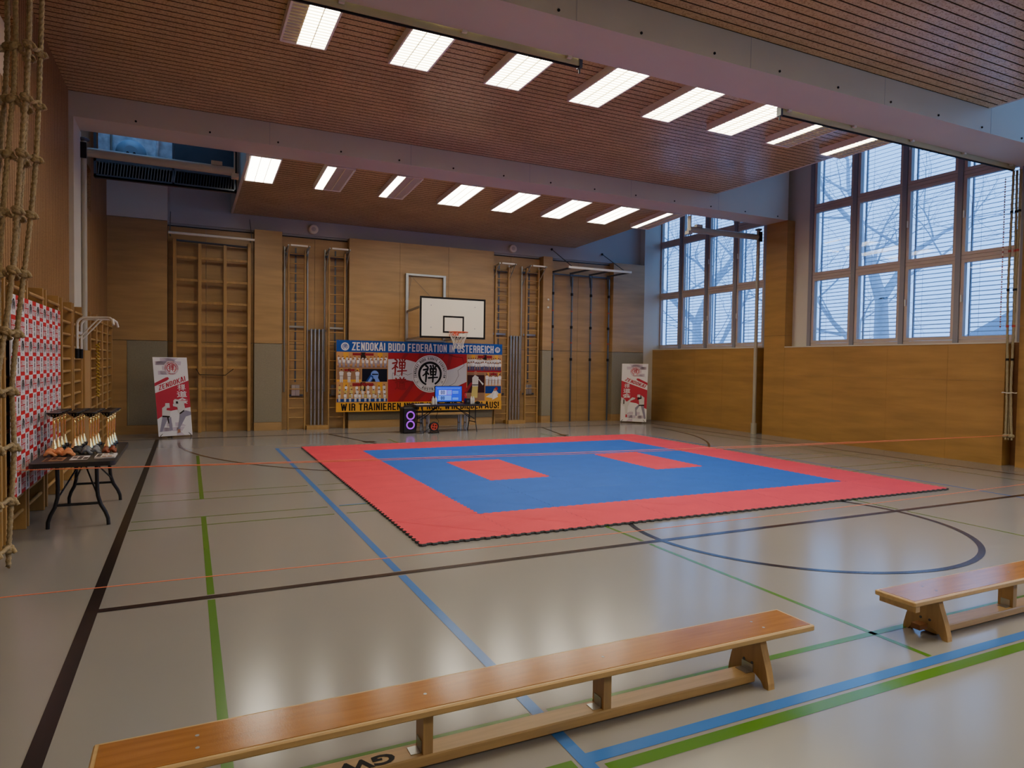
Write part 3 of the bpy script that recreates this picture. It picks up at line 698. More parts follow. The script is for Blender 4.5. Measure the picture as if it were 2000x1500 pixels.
# checkered backdrop on the wall bars
xb = XL+0.195; yb0, yb1, zb0, zb1 = 7.5, 10.12, 0.42, 2.32
bd = thing('checkered_backdrop', 'red and white checkered backdrop hung on the left wall bars', 'backdrop', (xb, 8.8, 0.42))
mb = MB(); mb.box(xb-0.012, xb, yb0, yb1, zb0, zb1, 'ink_white')
S = Sheet(mb, (xb+0.0005, yb0, zb0), (0, 1, 0), (0, 0, 1)); S.nn = Vector((1, 0, 0))
nc, nr = 14, 10; cw, chh = (yb1-yb0)/nc, (zb1-zb0)/nr
for r in range(nr):
    for c in range(nc):
        rt = nr-1-r; red = (c+r) % 2 == 0; u, v = c*cw, r*chh
        if red:
            S.rect(u, v, u+cw, v+chh, 'ink_backred', 1)
            S.text('ZENDO', u+0.012, v+chh*0.52, u+cw-0.012, v+chh*0.76, 'ink_white', 2, block=True); S.text('KARATE', u+0.012, v+chh*0.2, u+cw-0.012, v+chh*0.46, 'ink_white', 2, block=True)
        elif rt % 2 == 0:
            S.disc(u+cw/2, v+chh/2, chh*0.40, 'ink_grey', 1, 24); S.disc(u+cw/2, v+chh/2, chh*0.38, 'ink_white', 2, 24)
            S.ring(u+cw/2, v+chh/2, chh*0.2, chh*0.3, 'ink_black', 3, 20, -64, 250); brush(S, u+cw/2-chh*.17, v+chh*.33, u+cw/2+chh*.17, v+chh*.67, 'ink_black', 4, 1.2)
        else:
            for k, g in enumerate('\u79aa\u9053\u4f1a'): S.text(g, u+cw*0.36, v+chh*(0.66-0.28*k), u+cw*0.64, v+chh*(0.92-0.28*k), 'ink_black', 1, 0.02)
mb.build('fabric', bd)
mb = MB()
for y in (7.55, 10.1): mb.tube([(xb+0.002, y, 2.3), (xb-0.03, y+0.06, 2.36), (xb-0.05, y+0.09, 2.34)], 0.004, 'net_cord', 5)
mb.build('tie_cord', bd)

# karate figure helpers on a printed sheet (flat silhouettes)
def person_print(S, u, v, h, gi='ink_gi', l=3, legs='ink_gishade', belt='ink_black', lean=0):
    S.poly([(u-.11*h, v), (u-.02*h, v), (u, v+.42*h), (u+.02*h, v), (u+.11*h, v), (u+.12*h+lean, v+.5*h), (u-.12*h+lean, v+.5*h)], legs, l)
    S.poly([(u-.12*h+lean, v+.44*h), (u+.12*h+lean, v+.44*h), (u+.17*h+lean, v+.78*h), (u+.06*h+lean, v+.85*h), (u-.06*h+lean, v+.85*h), (u-.17*h+lean, v+.78*h)], gi, l+1)
    S.rect(u-.12*h+lean, v+.47*h, u+.12*h+lean, v+.5*h, belt, l+2)
    S.disc(u+lean, v+.91*h, .085*h, 'ink_skin', l+2, 8); S.poly([(u+lean-.075*h, v+.93*h), (u+lean+.075*h, v+.93*h), (u+lean+.05*h, v+1.0*h), (u+lean-.05*h, v+1.0*h)], 'ink_hair', l+3)
def group_print(S, u0, v0, u1, v1, rows, bg, floor, gis, seed, legs='ink_gishade'):
    q = random.Random(seed); w, h = u1-u0, v1-v0
    S.rect(u0, v0, u1, v1, bg, 1); S.rect(u0, v0, u1, v0+0.16*h, floor, 2)
    for k in range(3): a = u0+w*(0.12+0.34*k); S.rect(a, v0+.55*h, a+w*0.1, v1, 'ink_yellow' if k % 2 == 0 else 'ink_hair', 2)
    S.rect(u0+.3*w, v0+.8*h, u0+.72*w, v0+.96*h, 'ink_brick', 2)
    for ri, (n, vv, hh) in enumerate(rows):
        for k in range(n): person_print(S, u0+w*(k+.5)/n+q.uniform(-.01, .01)*w, v0+vv*h, hh*h*q.uniform(.92, 1.06), gis[q.randrange(len(gis))], 3+ri*5, legs)

# large banner on the back wall
BX0, BX1, BZ0, BZ1, BY = 3.40, 8.06, 0.44, 2.29, 17.42
bw, bh = BX1-BX0, BZ1-BZ0
bn = thing('federation_banner', 'wide federation banner with blue top and yellow bottom strip on the back wall', 'banner', ((BX0+BX1)/2, BY, BZ0))
wav = lambda u, v: 0.006*sin(u*2.3+v*1.3)
def sheet(mb): return Sheet(mb, (BX0, BY, BZ0), (1, 0, 0), (0, 0, 1), 0.0011, wav)
mb = MB(); S = sheet(mb); f_, t_ = 0.245, bh-0.30
S.rect(0, 0, bw, bh, 'ink_tan', 0); S.rect(0, 0, bw, f_, 'ink_yellow', 1); S.rect(0, t_, bw, bh, 'ink_blue', 1)
for k in range(17): S.disc(0.08+k*(bw-0.16)/16, bh-0.02, 0.007, 'ink_grey', 2, 8)
mb.build('cloth', bn)
mb = MB(); S = sheet(mb); S.text('ZENDOKAI BUDO FEDERATION IN \u00d6STERREICH', 0.385, t_+0.04, bw-0.27, bh-0.05, 'ink_white', 3, block=True); mb.build('lettering', bn)
mb = MB(); S = sheet(mb); S.text('WIR TRAINIEREN NICHT NUR, WIR BILDEN AUS!', 0.12, 0.03, bw-0.08, f_-0.025, 'ink_black', 3, block=True); mb.build('lettering', bn)
fx0, fx1 = 1.35, 3.58; mb = MB(); S = sheet(mb)   # flag with waves
S.rect(fx0, f_, fx1, t_, 'ink_red', 1); n = 24; fh = t_-f_
def wv(u, k): t = (u-fx0)/(fx1-fx0); return f_+fh*(k+0.11*sin(2*pi*(t*0.95+0.15))*(0.4+t)-0.10*t)
us = [fx0+(fx1-fx0)*k/n for k in range(n+1)]
for a, b in zip(us, us[1:]): S.poly([(a, wv(a, .42)), (b, wv(b, .42)), (b, min(t_, wv(b, .83))), (a, min(t_, wv(a, .83)))], 'ink_flagwhite', 2)
for k in range(5):
    a = fx0+0.25+k*0.42; S.poly([(a, f_), (a+0.16, f_), (a+0.5, wv(min(a+.5, fx1), .42)-.02), (a+0.42, wv(min(a+.42, fx1), .42)-.02)], 'ink_brick', 2)
    if k < 4: S.poly([(a+0.1, wv(a+.1, .83)+.03), (a+0.2, wv(a+.2, .83)+.03), (a+0.32, t_), (a+0.2, t_)], 'ink_brick', 3)
AT = [(9.55, 47.3), (9.6, 47.55), (10.2, 47.3), (10.5, 47.55), (11.1, 47.4), (12.1, 47.65), (12.8, 47.7), (13.05, 47.5), (13.0, 47.9), (12.9, 48.2), (13.4, 48.4), (13.8, 48.75), (14.7, 48.6), (15.0, 49.0), (16.1, 48.75), (16.9, 48.7), (17.1, 48.1), (16.4, 47.75), (16.5, 47.4), (16.1, 46.85), (15.6, 46.65), (14.6, 46.4), (13.7, 46.5), (12.4, 46.7), (12.1, 47.0), (11.2, 46.95), (10.5, 46.85), (9.6, 47.05), (9.55, 47.3)]
S.line([(fx0+0.1+(a-9.5)/7.7*(fx1-fx0-0.15), f_+0.34+(b-46.4)/2.6*0.98) for a, b in AT], 0.008, 'ink_hair', 4)
mb.build('flag_print', bn)
mb = MB(); S = sheet(mb); brush(S, fx0+0.10, t_-0.60, fx0+0.50, t_-0.16, 'ink_darkred', 5, 1.0); S.text('\u9053', fx0+0.18, t_-0.99, fx0+0.50, t_-0.64, 'ink_darkred', 5, 0.02); mb.build('calligraphy', bn)
mb = MB(); S = sheet(mb); emblem(S, 2.51, f_+0.75, 0.505, 'ink_black', 'ink_white', True, 5); mb.build('emblem', bn)
for u in (0.22, bw-0.145):
    mb = MB(); S = sheet(mb); emblem(S, u, t_+0.135, 0.105 if u < 1 else 0.08, 'ink_blue', 'ink_white', False, 2); mb.build('small_emblem', bn)
G = ('ink_gi', 'ink_pale'); ph = t_-f_
def photo(fn): 
    m_ = MB(); fn(sheet(m_)); m_.build('photo_print', bn)
photo(lambda S: group_print(S, 0.02, f_+0.68*ph, 1.33, t_-0.01, [(13, .25, .5), (11, .05, .55)], 'ink_tan', 'ink_stage', G, 1))
photo(lambda S: group_print(S, 0.02, f_+0.41*ph, 0.64, f_+0.67*ph, [(3, -.05, .95)], 'ink_stage', 'ink_yellow', G, 2, 'ink_gi'))
photo(lambda S: group_print(S, 0.02, f_+0.01, 1.33, f_+0.40*ph, [(9, .42, .45), (9, .2, .45), (10, .02, .42)], 'ink_tan', 'ink_cobalt', ('ink_gi', 'ink_giyellow', 'ink_pale'), 3, 'ink_gi'))
def portrait(S):
    u0, v0, u1, v1 = 0.66, f_+0.41*ph, 1.33, f_+0.67*ph; S.rect(u0, v0, u1, v1, 'ink_navy', 1); c = (u0+u1)/2
    S.disc(c, v1-.15, .105, 'ink_ice', 2, 16); S.disc(c+.02, v1-.2, .075, 'ink_ice', 3, 12); S.poly([(c-.24, v0), (c-.08, v0), (c-.02, v1-.2), (c-.12, v1-.16)], 'ink_cobalt', 3)
    S.poly([(c-.19, v0), (c-.12, v0), (c-.06, v1-.25), (c-.1, v1-.2)], 'ink_ice', 4); S.poly([(c+.02, v0), (c+.14, v0), (c+.08, v1-.22), (c+.0, v1-.26)], 'ink_ice', 4); S.rect(c-.07, v1-.16, c+.09, v1-.13, 'ink_navy', 5)
photo(portrait)
photo(lambda S: group_print(S, 3.6, f_+0.62*ph, bw-0.02, t_-0.01, [(15, .3, .5), (14, .08, .52)], 'ink_tan', 'ink_red', G, 5, 'ink_pants'))
def solo(S):
    u0, v0, u1, v1 = 3.6, f_+0.01, 4.13, f_+0.61*ph; S.rect(u0, v0, u1, v1, 'ink_wine', 1); S.rect(u0, v0, u1, v0+.22, 'ink_stage', 2); S.rect(u0, v1-.07, u1, v1, 'ink_stage', 2); c = u0+.25
    S.poly([(c-.13, v0+.08), (c+.06, v0+.08), (c+.08, v0+.45), (c-.09, v0+.45)], 'ink_giyellow', 3); S.poly([(c-.1, v0+.4), (c+.08, v0+.4), (c+.09, v0+.66), (c-.02, v0+.72), (c-.1, v0+.64)], 'ink_gi', 4)
    S.poly([(c+.03, v0+.66), (c+.09, v0+.62), (c+.25, v0+.47), (c+.22, v0+.43)], 'ink_gi', 5); S.disc(c, v0+.78, .05, 'ink_skin', 5, 10); S.rect(c-.1, v0+.43, c+.08, v0+.455, 'ink_hair', 6)
photo(solo)
photo(lambda S: group_print(S, 4.15, f_+0.33*ph, bw-0.02, f_+0.61*ph, [(5, .02, .85)], 'ink_stage', 'ink_tan', G, 6, 'ink_gi'))
def ground_fight(S):
    u0, v0, u1, v1 = 4.15, f_+0.01, bw-0.02, f_+0.32*ph; S.rect(u0, v0, u1, v1, 'ink_cobalt', 1); S.rect(u0, v0, u1, v0+.2, 'ink_yellow', 2)
    S.poly([(u0+.02, v0+.1), (u0+.3, v0+.05), (u0+.42, v0+.2), (u0+.3, v0+.33), (u0+.2, v0+.2)], 'ink_gi', 3); S.poly([(u0+.22, v0+.02), (u0+.4, v0+.1), (u0+.3, v0+.3)], 'ink_pale', 4); S.disc(u0+.34, v0+.33, .05, 'ink_red', 4, 10); S.disc(u0+.3, v0+.3, .04, 'ink_skin', 5, 10)
photo(ground_fight)

# ------------------------------------------------------------------ two upright posters
def poster(p0, p1, h, slant, label, left):
    """p0/p1: foot points left and right as seen; slant: sideways shift of the top"""
    p0, p1 = Vector((*p0, 0)), Vector((*p1, 0)); ux = (p1-p0).normalized(); w = (p1-p0).length
    uy = Vector((0, 0, 1))*h+ux*slant; nn = ux.cross(Vector((0, 0, 1)))
    o = thing('poster_stand', label, 'poster', tuple((p0+p1)/2), 'tall red and white posters in the back corners')
    class PS(Sheet):
        def P(s, u, v, l): return s.o+ux*u+(uy/h)*v+nn*(-0) + nn*(l*0.0012)
    mb = MB(); S = PS(mb, p0+Vector((0, 0, 0.045)), ux, (0, 0, 1)); hh = h-0.05; fx = (lambda u: u) if left else (lambda u: w-u)
    def poly(pts, m, l): 
        q = [(fx(u*w), v*hh) for u, v in pts]
        S.poly(q if left else q[::-1], m, l)
    S.rect(0, 0, w, hh, 'ink_pale', 0); mb.prism([S.P(0, 0, -1), S.P(w, 0, -1), S.P(w, hh, -1), S.P(0, hh, -1)], -nn*0.004, 'ink_pale')
    for k in range(24): 
        q = random.Random(k+5); a, b = q.uniform(0, .55), q.choice((.0, .06, .12, .78, .84, .9, .94)); poly([(a, b), (a+q.uniform(.12, .35), b), (a+q.uniform(.12, .35), b+.05), (a, b+.05)], 'ink_lilac', 1)
    poly([(0, .22), (.4, .32), (1, .36), (1, .705), (0, .55)], 'ink_crimson', 2); poly([(0, .635), (.36, .705), (.43, .728), (.40, .75), (.33, .745), (0, .675)], 'ink_crimson', 2)
    mb.build('sheet', o)
    mb = MB(); S = PS(mb, p0+Vector((0, 0, 0.045)), ux, (0, 0, 1))
    a = R(20) * (1 if left else -1)
    S.text('ZENDOKAI', w*0.07 if left else w*.13, hh*0.672-0.052, w*0.93 if left else w*.95, hh*0.672+0.052, 'ink_crimson', 3, 0, 0.03, rot=a, block=True); mb.build('lettering', o)
    mb = MB(); S = PS(mb, p0+Vector((0, 0, 0.045)), ux, (0, 0, 1))
    cu = 0.77 if left else 0.22
    for k, g in enumerate('\u79aa\u9053\u4f1a'): s_ = 0.10+0.02*k; (brush(S, w*cu-s_*.85, hh*.575, w*cu+s_*.85, hh*.655, 'ink_white', 3, 1.1) if k == 0 else S.text(g, w*cu-s_*.9, hh*(0.575-.085*k), w*cu+s_*.9, hh*(0.655-.085*k), 'ink_white', 3, 0.02))
    mb.build('calligraphy', o)
    mb = MB(); S = PS(mb, p0+Vector((0, 0, 0.045)), ux, (0, 0, 1)); emblem(S, w*.52, hh*.865, 0.155, 'ink_crimson', 'ink_pale', False, 2)
    S.ring(w*.52, hh*.865, .115, .14, 'ink_lilac', 4); S.arc_text('ZENDOKAI BUDO KARATE FEDERATION', w*.52, hh*.865, .128, .022, 90, 212, 'ink_crimson', 6); S.arc_text('AUSTRIA', w*.52, hh*.865, .128, .022, -90, 66, 'ink_crimson', 6, inward=True); mb.build('emblem', o)
    mb = MB(); S = PS(mb, p0+Vector((0, 0, 0.045)), ux, (0, 0, 1))
    def P2(pts, m, l): poly(pts, m, l)
    if left:
        P2([(.04, .06), (.11, .06), (.3, .22), (.34, .07), (.42, .07), (.4, .24), (.16, .26)], 'ink_gishade', 4); P2([(.14, .24), (.37, .23), (.4, .36), (.3, .40), (.16, .36)], 'ink_gi', 5); P2([(.28, .33), (.44, .32), (.44, .36), (.3, .37)], 'ink_crimson', 6); P2([(.24, .36), (.38, .36), (.38, .42), (.26, .42)], 'ink_gi', 7); P2([(.15, .245), (.36, .235), (.36, .255), (.15, .265)], 'ink_hair', 8); P2([(.31, .16), (.33, .16), (.32, .25), (.28, .25)], 'ink_hair', 8)
        P2([(.58, .06), (.64, .1), (.84, .24), (1.0, .26), (1.0, .3), (.78, .33), (.66, .26), (.6, .14)], 'ink_gishade', 4); P2([(.63, .29), (.84, .32), (.8, .44), (.66, .45), (.6, .36)], 'ink_gi', 5); P2([(.48, .38), (.64, .36), (.64, .4), (.48, .41)], 'ink_gi', 6); P2([(.5, .41), (.66, .4), (.66, .46), (.55, .47), (.5, .45)], 'ink_gi', 7); P2([(.57, .41), (.64, .41), (.63, .44), (.57, .44)], 'ink_hair', 8); P2([(.66, .27), (.8, .31), (.8, .33), (.66, .29)], 'ink_hair', 8); P2([(.55, .03), (.65, .04), (.63, .08), (.57, .08)], 'ink_skin', 8)
    else:
        P2([(.02, .06), (.08, .05), (.24, .3), (.38, .2), (.36, .1), (.42, .1), (.44, .24), (.26, .32), (.12, .3)], 'ink_gishade', 4); P2([(.1, .28), (.28, .28), (.32, .42), (.22, .46), (.1, .42)], 'ink_gi', 5); P2([(.2, .4), (.36, .38), (.36, .41), (.22, .46)], 'ink_hair', 6); P2([(.25, .42), (.38, .43), (.36, .47), (.26, .47)], 'ink_gi', 7); P2([(.1, .28), (.3, .275), (.3, .295), (.1, .3)], 'ink_hair', 8)
        P2([(.74, .1), (.8, .1), (.86, .3), (.56, .42), (.44, .41), (.46, .39), (.62, .36), (.72, .26)], 'ink_gi', 5); P2([(.72, .28), (.9, .26), (1, .32), (.98, .42), (.84, .38)], 'ink_gi', 6); P2([(.74, .07), (.8, .07), (.8, .12), (.74, .12)], 'ink_crimson', 8); P2([(.86, .3), (.9, .3), (.9, .38), (.86, .38)], 'ink_hair', 8)
    mb.build('figure_print', o)
    mb = MB(); a_, b_ = p0+ux*0.04, p1-ux*0.04; bk = -nn*0.16
    top = (p0+p1)/2+uy
    for q in (a_, b_): mb.tube([q+nn*0.03+Vector((0, 0, .008)), q+Vector((0, 0, .06)), (p0+p1)/2+bk*.3+Vector((0, 0, .35))], 0.008, 'black_plastic', 6)
    mb.tube([(p0+p1)/2+bk*1.6+Vector((0, 0, .008)), (p0+p1)/2+bk*.3+Vector((0, 0, .35)), (p0+p1)/2+bk*.2+uy*0.9], 0.008, 'black_plastic', 6)
    for q in (p0+ux*.03, p1-ux*.03): mb.tube([(p0+p1)/2+bk*.2+uy*0.7, q+uy*0.98-nn*0.006], 0.006, 'black_plastic', 6)
    mb.build('stand', o)
poster((-0.583, 16.47), (0.083, 16.72), 1.78, -0.13, 'red and white poster leaning askew in the back left corner, two fighters', True)
poster((11.86, 17.0), (12.42, 16.45), 1.80, 0.03, 'red and white poster in the back right corner, fighter kicking high', False)

# ------------------------------------------------------------------ back wall apparatus
o = thing('climbing_grid', 'tall wooden climbing grid in the back wall niche, left', 'climbing frame', (0.52, 17.7, 0))
for x in (-0.29, 0.24, 0.79, 1.33):
    mb = MB(); mb.bbox(x-0.036, x+0.036, 17.56, 17.7, 0, 4.47 if x not in (-0.29, 1.33) else 4.55, 'bar_wood'); mb.build('upright', o)
for z in (0.52, 1.04, 1.55, 2.06, 2.57, 3.08, 3.6, 4.13):
    mb = MB(); mb.bbox(-0.26, 1.3, 17.6, 17.64, z-0.03, z+0.03, 'bar_wood'); mb.build('rung', o)
mb = MB(); mb.bar((-0.33, 17.66, 4.52), (1.37, 17.66, 4.48), 0.05, 0.04, 'steel_dark'); mb.build('top_rail', o)
mb = MB(); mb.tube([(-0.41, 17.2, 4.61), (1.42, 17.2, 4.6)], 0.03, 'white_metal', 12); mb.build('front_tube', o)
mb = MB()
for x in (-0.38, 1.36): mb.tube([(x, 17.2, 4.6), (x, 17.7, 4.62)], 0.014, 'steel_dark', 8); mb.tube([(x, 17.22, 4.62), (x, YBR, 5.2)], 0.008, 'steel_dark', 6)
mb.build('hanger', o)
mb = MB(); mb.tube([(0.16, 17.55, 1.52), (0.24, 17.54, 1.38), (0.8, 17.54, 1.37), (0.98, 17.55, 1.52)], 0.008, 'black_matte', 6); mb.build('cord', o)
def ladder():
    o = thing('wall_ladder', '', 'ladder', (0, 0, 0), 'narrow wooden ladders on the back wall')
    for x in (-0.2, 0.2):
        mb = MB(); mb.bbox(x-0.02, x+0.02, -0.06, 0.02, 0, 4.52, 'bar_wood'); mb.build('rail', o)
    for k in range(18):
        z = 0.3+k*0.242; mb = MB(); mb.tube([(-0.19, -0.02, z), (0.19, -0.02, z)], 0.015, 'bar_wood', 8); mb.build('rung', o)
    mb = MB()
    mb.bar((-0.2, -0.42, 4.56), (0.2, -0.42, 4.56), 0.05, 0.04, 'white_metal')
    for x in (-0.25, 0.25): mb.bar((x, 0.17, 4.5), (x, -0.42, 4.56), 0.03, 0.03, 'steel'); mb.bar((x, 0.17, 4.05), (x, -0.36, 4.54), 0.018, 0.018, 'steel')
    mb.bar((-0.28, 0.1, 4.42), (0.28, 0.1, 4.42), 0.03, 0.06, 'steel_dark'); mb.build('bracket', o)
    mb = MB(); mb.bar((-0.2, 0.14, 2.6), (0.2, 0.14, 2.6), 0.02, 0.05, 'steel'); mb.build('wall_bracket', o)
    for x in (-0.28, 0.28):
        mb = MB(); mb.tube([(x, 0.12, 0.95), (x, 0.12, 4.6)], 0.02, 'steel', 8); mb.build('guide_tube', o)
    mb = MB(); mb.bar((0, 0.2, 1.2), (0, 0.2, 4.6), 0.04, 0.02, 'steel_dark', (0, 1, 0)); mb.build('centre_rail', o)
    mb = MB(); mb.bbox(-0.1, 0.1, 0.12, 0.2, 0.85, 1.13, 'zinc'); mb.box(-0.003, 0.003, 0.115, 0.13, 0.86, 1.12, 'steel_dark'); mb.bar((-0.19, 0.16, 0.86), (0.19, 0.16, 0.86), 0.02, 0.05, 'steel_dark'); mb.build('counterweight', o)
    return o
ld = ladder()
for i, (x, l) in enumerate(((2.45, 'leftmost, beside the grey carpeted strip'), (3.44, 'second from left, partly behind the banner'), (8.12, 'third from left, partly behind the banner end'), (9.1, 'rightmost, beside the hanging poles'))):
    place(ld, (x, 17.64, 0), 'narrow wooden wall ladder, %s' % l, i == 0)
def rack(xc):
    o = thing('post_rack', '', 'rack', (xc, 17.62, 0)); 
    mb = MB(); mb.box(xc-0.27, xc+0.27, 17.5, YBR-0.02, 0, 0.1, 'bar_wood'); mb.build('foot_board', o)
    mb = MB(); mb.bar((xc-0.25, 17.78, 2.52), (xc+0.25, 17.78, 2.52), 0.03, 0.03, 'steel_dark'); mb.build('clip_rail', o)
    return o
for xc, l, side in ((2.96, 'left', 'between the two left wall ladders'), (8.6, 'right', 'between the two right wall ladders')):
    rk = rack(xc); rk['label'] = 'low post rack %s' % side; rk['group'] = 'post racks on the back wall'
    for k in range(4):
        x = xc-0.14+k*0.095; mb = MB(); mb.tube([(x, 17.7, 0.1), (x, 17.7, 2.56)], 0.03, 'zinc', 12)
        for z in (0.5, 1.0, 1.5, 2.0): mb.lathe((x, 17.672, z), [(0.008, -0.004), (0.008, 0)], 'black_matte', 6, 'Y')
        tag(mb.build('steel_post'), 'shiny steel post in the %s rack, %s from the left' % (l, ORD[k]), 'post', 'steel posts stored upright')
# hanging pole frame
o = thing('climbing_poles', 'steel climbing pole frame of four poles on the right of the back wall', 'climbing poles', (10.78, 17.5, 0))
PX = (9.8, 10.45, 11.13, 11.78)
for x in PX:
    mb = MB(); mb.tube([(x, 17.62, 0.02), (x, 17.62, 4.4)], 0.026, 'steel_dark', 10); p_ = mb.build('pole', o)
    mb = MB(); mb.bar((x-0.03, 17.62, 4.1), (x-0.05, 17.66, 4.52), 0.015, 0.03, 'steel_dark'); mb.bar((x+0.03, 17.62, 4.1), (x+0.05, 17.66, 4.52), 0.015, 0.03, 'steel_dark')
    mb.build('hanger', p_)
    for z in (3.86, 2.87, 1.9): mb = MB(); mb.lathe((x, 17.62, z), [(0.04, -0.04), (0.04, 0.04)], 'black_matte', 10); mb.build('clamp', p_)
    for z in (3.35, 2.4): mb = MB(); mb.lathe((x, 17.62, z), [(0.028, -0.02), (0.028, 0.02)], 'tape_red', 10); mb.build('tape_mark', p_)
    mb = MB(); mb.bar((x, 17.7, 4.5), (x+0.02, 16.62, 4.5), 0.035, 0.05, 'steel_dark'); mb.build('arm', o)
mb = MB(); mb.bar((9.72, 16.6, 4.51), (11.88, 16.6, 4.51), 0.05, 0.06, 'white_metal'); mb.build('front_bar', o)
mb = MB(); mb.bar((9.7, 17.75, 4.46), (11.9, 17.75, 4.46), 0.03, 0.04, 'steel_dark'); mb.build('wall_bar', o)
for x in (9.86, 11.66):
    mb = MB(); mb.tube([(x, YBR-0.01, 5.2), (x, 16.62, 4.53)], 0.011, 'steel_dark', 8); mb.lathe((x, YBR, 5.2), [(0.035, -0.02), (0.035, 0)], 'black_matte', 10, 'Y'); mb.build('strut', o)
for z in (3.66, 3.43):
    mb = MB(); mb.lathe((9.62, YB, z), [(0.03, -0.012), (0.026, -0.03), (0.012, -0.035)][::-1]+[(0.03, 0)], 'white_plastic', 12, 'Y')
    tag(mb.build('wall_button'), 'small round white button on the back wall, %s of two' % ('upper' if z > 3.5 else 'lower'), 'button', 'white wall buttons')
for x, l in ((2.88, 'left'), (8.53, 'right')):
    mb = MB(); mb.lathe((x, YBR, 5.1), [(0.10, -0.1), (0.118, -0.09), (0.118, 0.0)], 'white_plastic', 28, 'Y'); mb.lathe((x, YBR-0.1, 5.1), [(0.055, -0.006), (0.055, 0.0)], 'lamp_unlit', 20, 'Y')
    tag(mb.build('wall_loudspeaker'), 'round white wall loudspeaker high on the %s of the back wall' % l, 'loudspeaker', 'round loudspeakers on the back wall')
# basketball hoop
HX, HY = 6.15, 16.32
o = thing('basketball_hoop', 'basketball backboard on a steel wall frame above the banner', 'basketball hoop', (HX, 17.5, 2.4))
mb = MB(); bx0, bx1, bz0, bz1 = 5.25, 7.05, 2.37, 3.42
mb.box(bx0, bx1, HY, HY+0.03, bz0, bz1, 'board_white'); S = Sheet(mb, (bx0, HY-0.0005, bz0), (1, 0, 0), (0, 0, 1), 0.001)
def frame(u0, v0, u1, v1, t): S.rect(u0, v0, u1, v0+t, 'ink_black', 1); S.rect(u0, v1-t, u1, v1, 'ink_black', 1); S.rect(u0, v0+t, u0+t, v1-t, 'ink_black', 1); S.rect(u1-t, v0+t, u1, v1-t, 'ink_black', 1)
frame(0, 0, 1.8, 1.05, 0.05); frame(0.62, 0.14, 1.2, 0.58, 0.045)
for u in (.3, 1.5):
    for v in (.27, .83): S.disc(u, v, .014, 'ink_grey', 1, 8)
mb.build('backboard', o)
mb = MB(); mb.tube([(HX+0.235*cos(a*pi/18), HY-0.39+0.235*sin(a*pi/18), 2.52) for a in range(36)], 0.013, 'rim_orange', 8, closed=True)
mb.box(HX-0.1, HX+0.1, HY-0.17, HY, 2.44, 2.53, 'rim_orange'); mb.build('rim', o)
mb = MB(); K = 12; lv = [(0.235, 2.51), (0.2, 2.40), (0.15, 2.30), (0.125, 2.2), (0.115, 2.1)]
for k in range(K):
    for d in (1, -1):
        mb.tube([(HX+r_*cos(2*pi*(k+d*0.5*i)/K), HY-0.39+r_*sin(2*pi*(k+d*0.5*i)/K), z) for i, (r_, z) in enumerate(lv)], 0.0045, 'net_cord', 5)
mb.build('net', o)
mb = MB()
for x in (5.28, 6.34): mb.box(x-0.035, x+0.035, 17.52, 17.59, 2.3, 4.12, 'steel')
mb.bar((5.25, 17.55, 4.1), (6.38, 17.55, 4.1), 0.05, 0.05, 'steel'); mb.bar((5.25, 17.55, 2.33), (6.38, 17.55, 2.33), 0.05, 0.05, 'steel')
for z0, z1 in ((3.1, 3.25), (2.36, 2.42)):
    mb.bar((5.28, 17.55, z0), (5.5, HY+0.03, z1), 0.04, 0.05, 'steel'); mb.bar((6.34, 17.55, z0), (6.75, HY+0.03, z1), 0.04, 0.05, 'steel'); mb.bar((5.5, HY+.06, z1), (6.75, HY+.06, z1), 0.05, 0.05, 'steel')
for a, b in (((5.28, 17.54, 3.15), (5.4, 17.54, 4.05)), ((5.4, 17.54, 4.05), (6.3, 17.54, 3.2)), ((6.34, 17.54, 3.15), (6.3, 17.54, 4.05))): mb.tube([a, b], 0.004, 'steel_dark', 5)
mb.build('wall_frame', o)

# ------------------------------------------------------------------ steel swing posts and rails
def swing_post(x, dirn, label):
    o = thing('swing_post', label, 'steel post', (x, 13.1, 0)); y = 13.1
    mb = MB(); mb.tube([(x, y, 0), (x, y, 5.3)], 0.046, 'cream_metal', 14); mb.lathe((x, y, 0), [(0.075, 0), (0.075, 0.28)], 'cream_metal', 14); mb.build('post', o)
    mb = MB(); L = 2.3; mb.tube([(x, y, 5.12), (x+dirn*L, y, 5.1)], 0.075, 'cream_metal', 14); a_ = mb.build('arm', o)
    mb = MB(); e = x+dirn*L; mb.box(e-0.06, e+0.06, y-0.07, y+0.07, 4.98, 5.06, 'cream_metal'); mb.box(min(e, e-dirn*0.02), max(e, e-dirn*0.02), y-0.06, y+0.06, 5.0, 5.43, 'cream_metal')
    mb.box(e-dirn*0.3-0.09, e-dirn*0.3+0.09, y-0.05, y+0.05, 5.17, 5.24, 'cream_metal'); mb.build('end_bracket', a_)
    mb = MB(); mb.box(x-0.05, x+0.05, y-0.09, y-0.05, 5.0, 5.25, 'black_plastic'); mb.lathe((x, y, 5.3), [(0.03, -0.02), (0.085, 0.0), (0.085, 0.03), (0.03, 0.05)], 'steel_dark', 14); mb.build('hinge', o)
swing_post(-1.55, 1, 'cream steel post with swing arm on the left wall behind the far beam')
swing_post(13.36, -1, 'steel post with swing arm on the right wall in front of the far window')
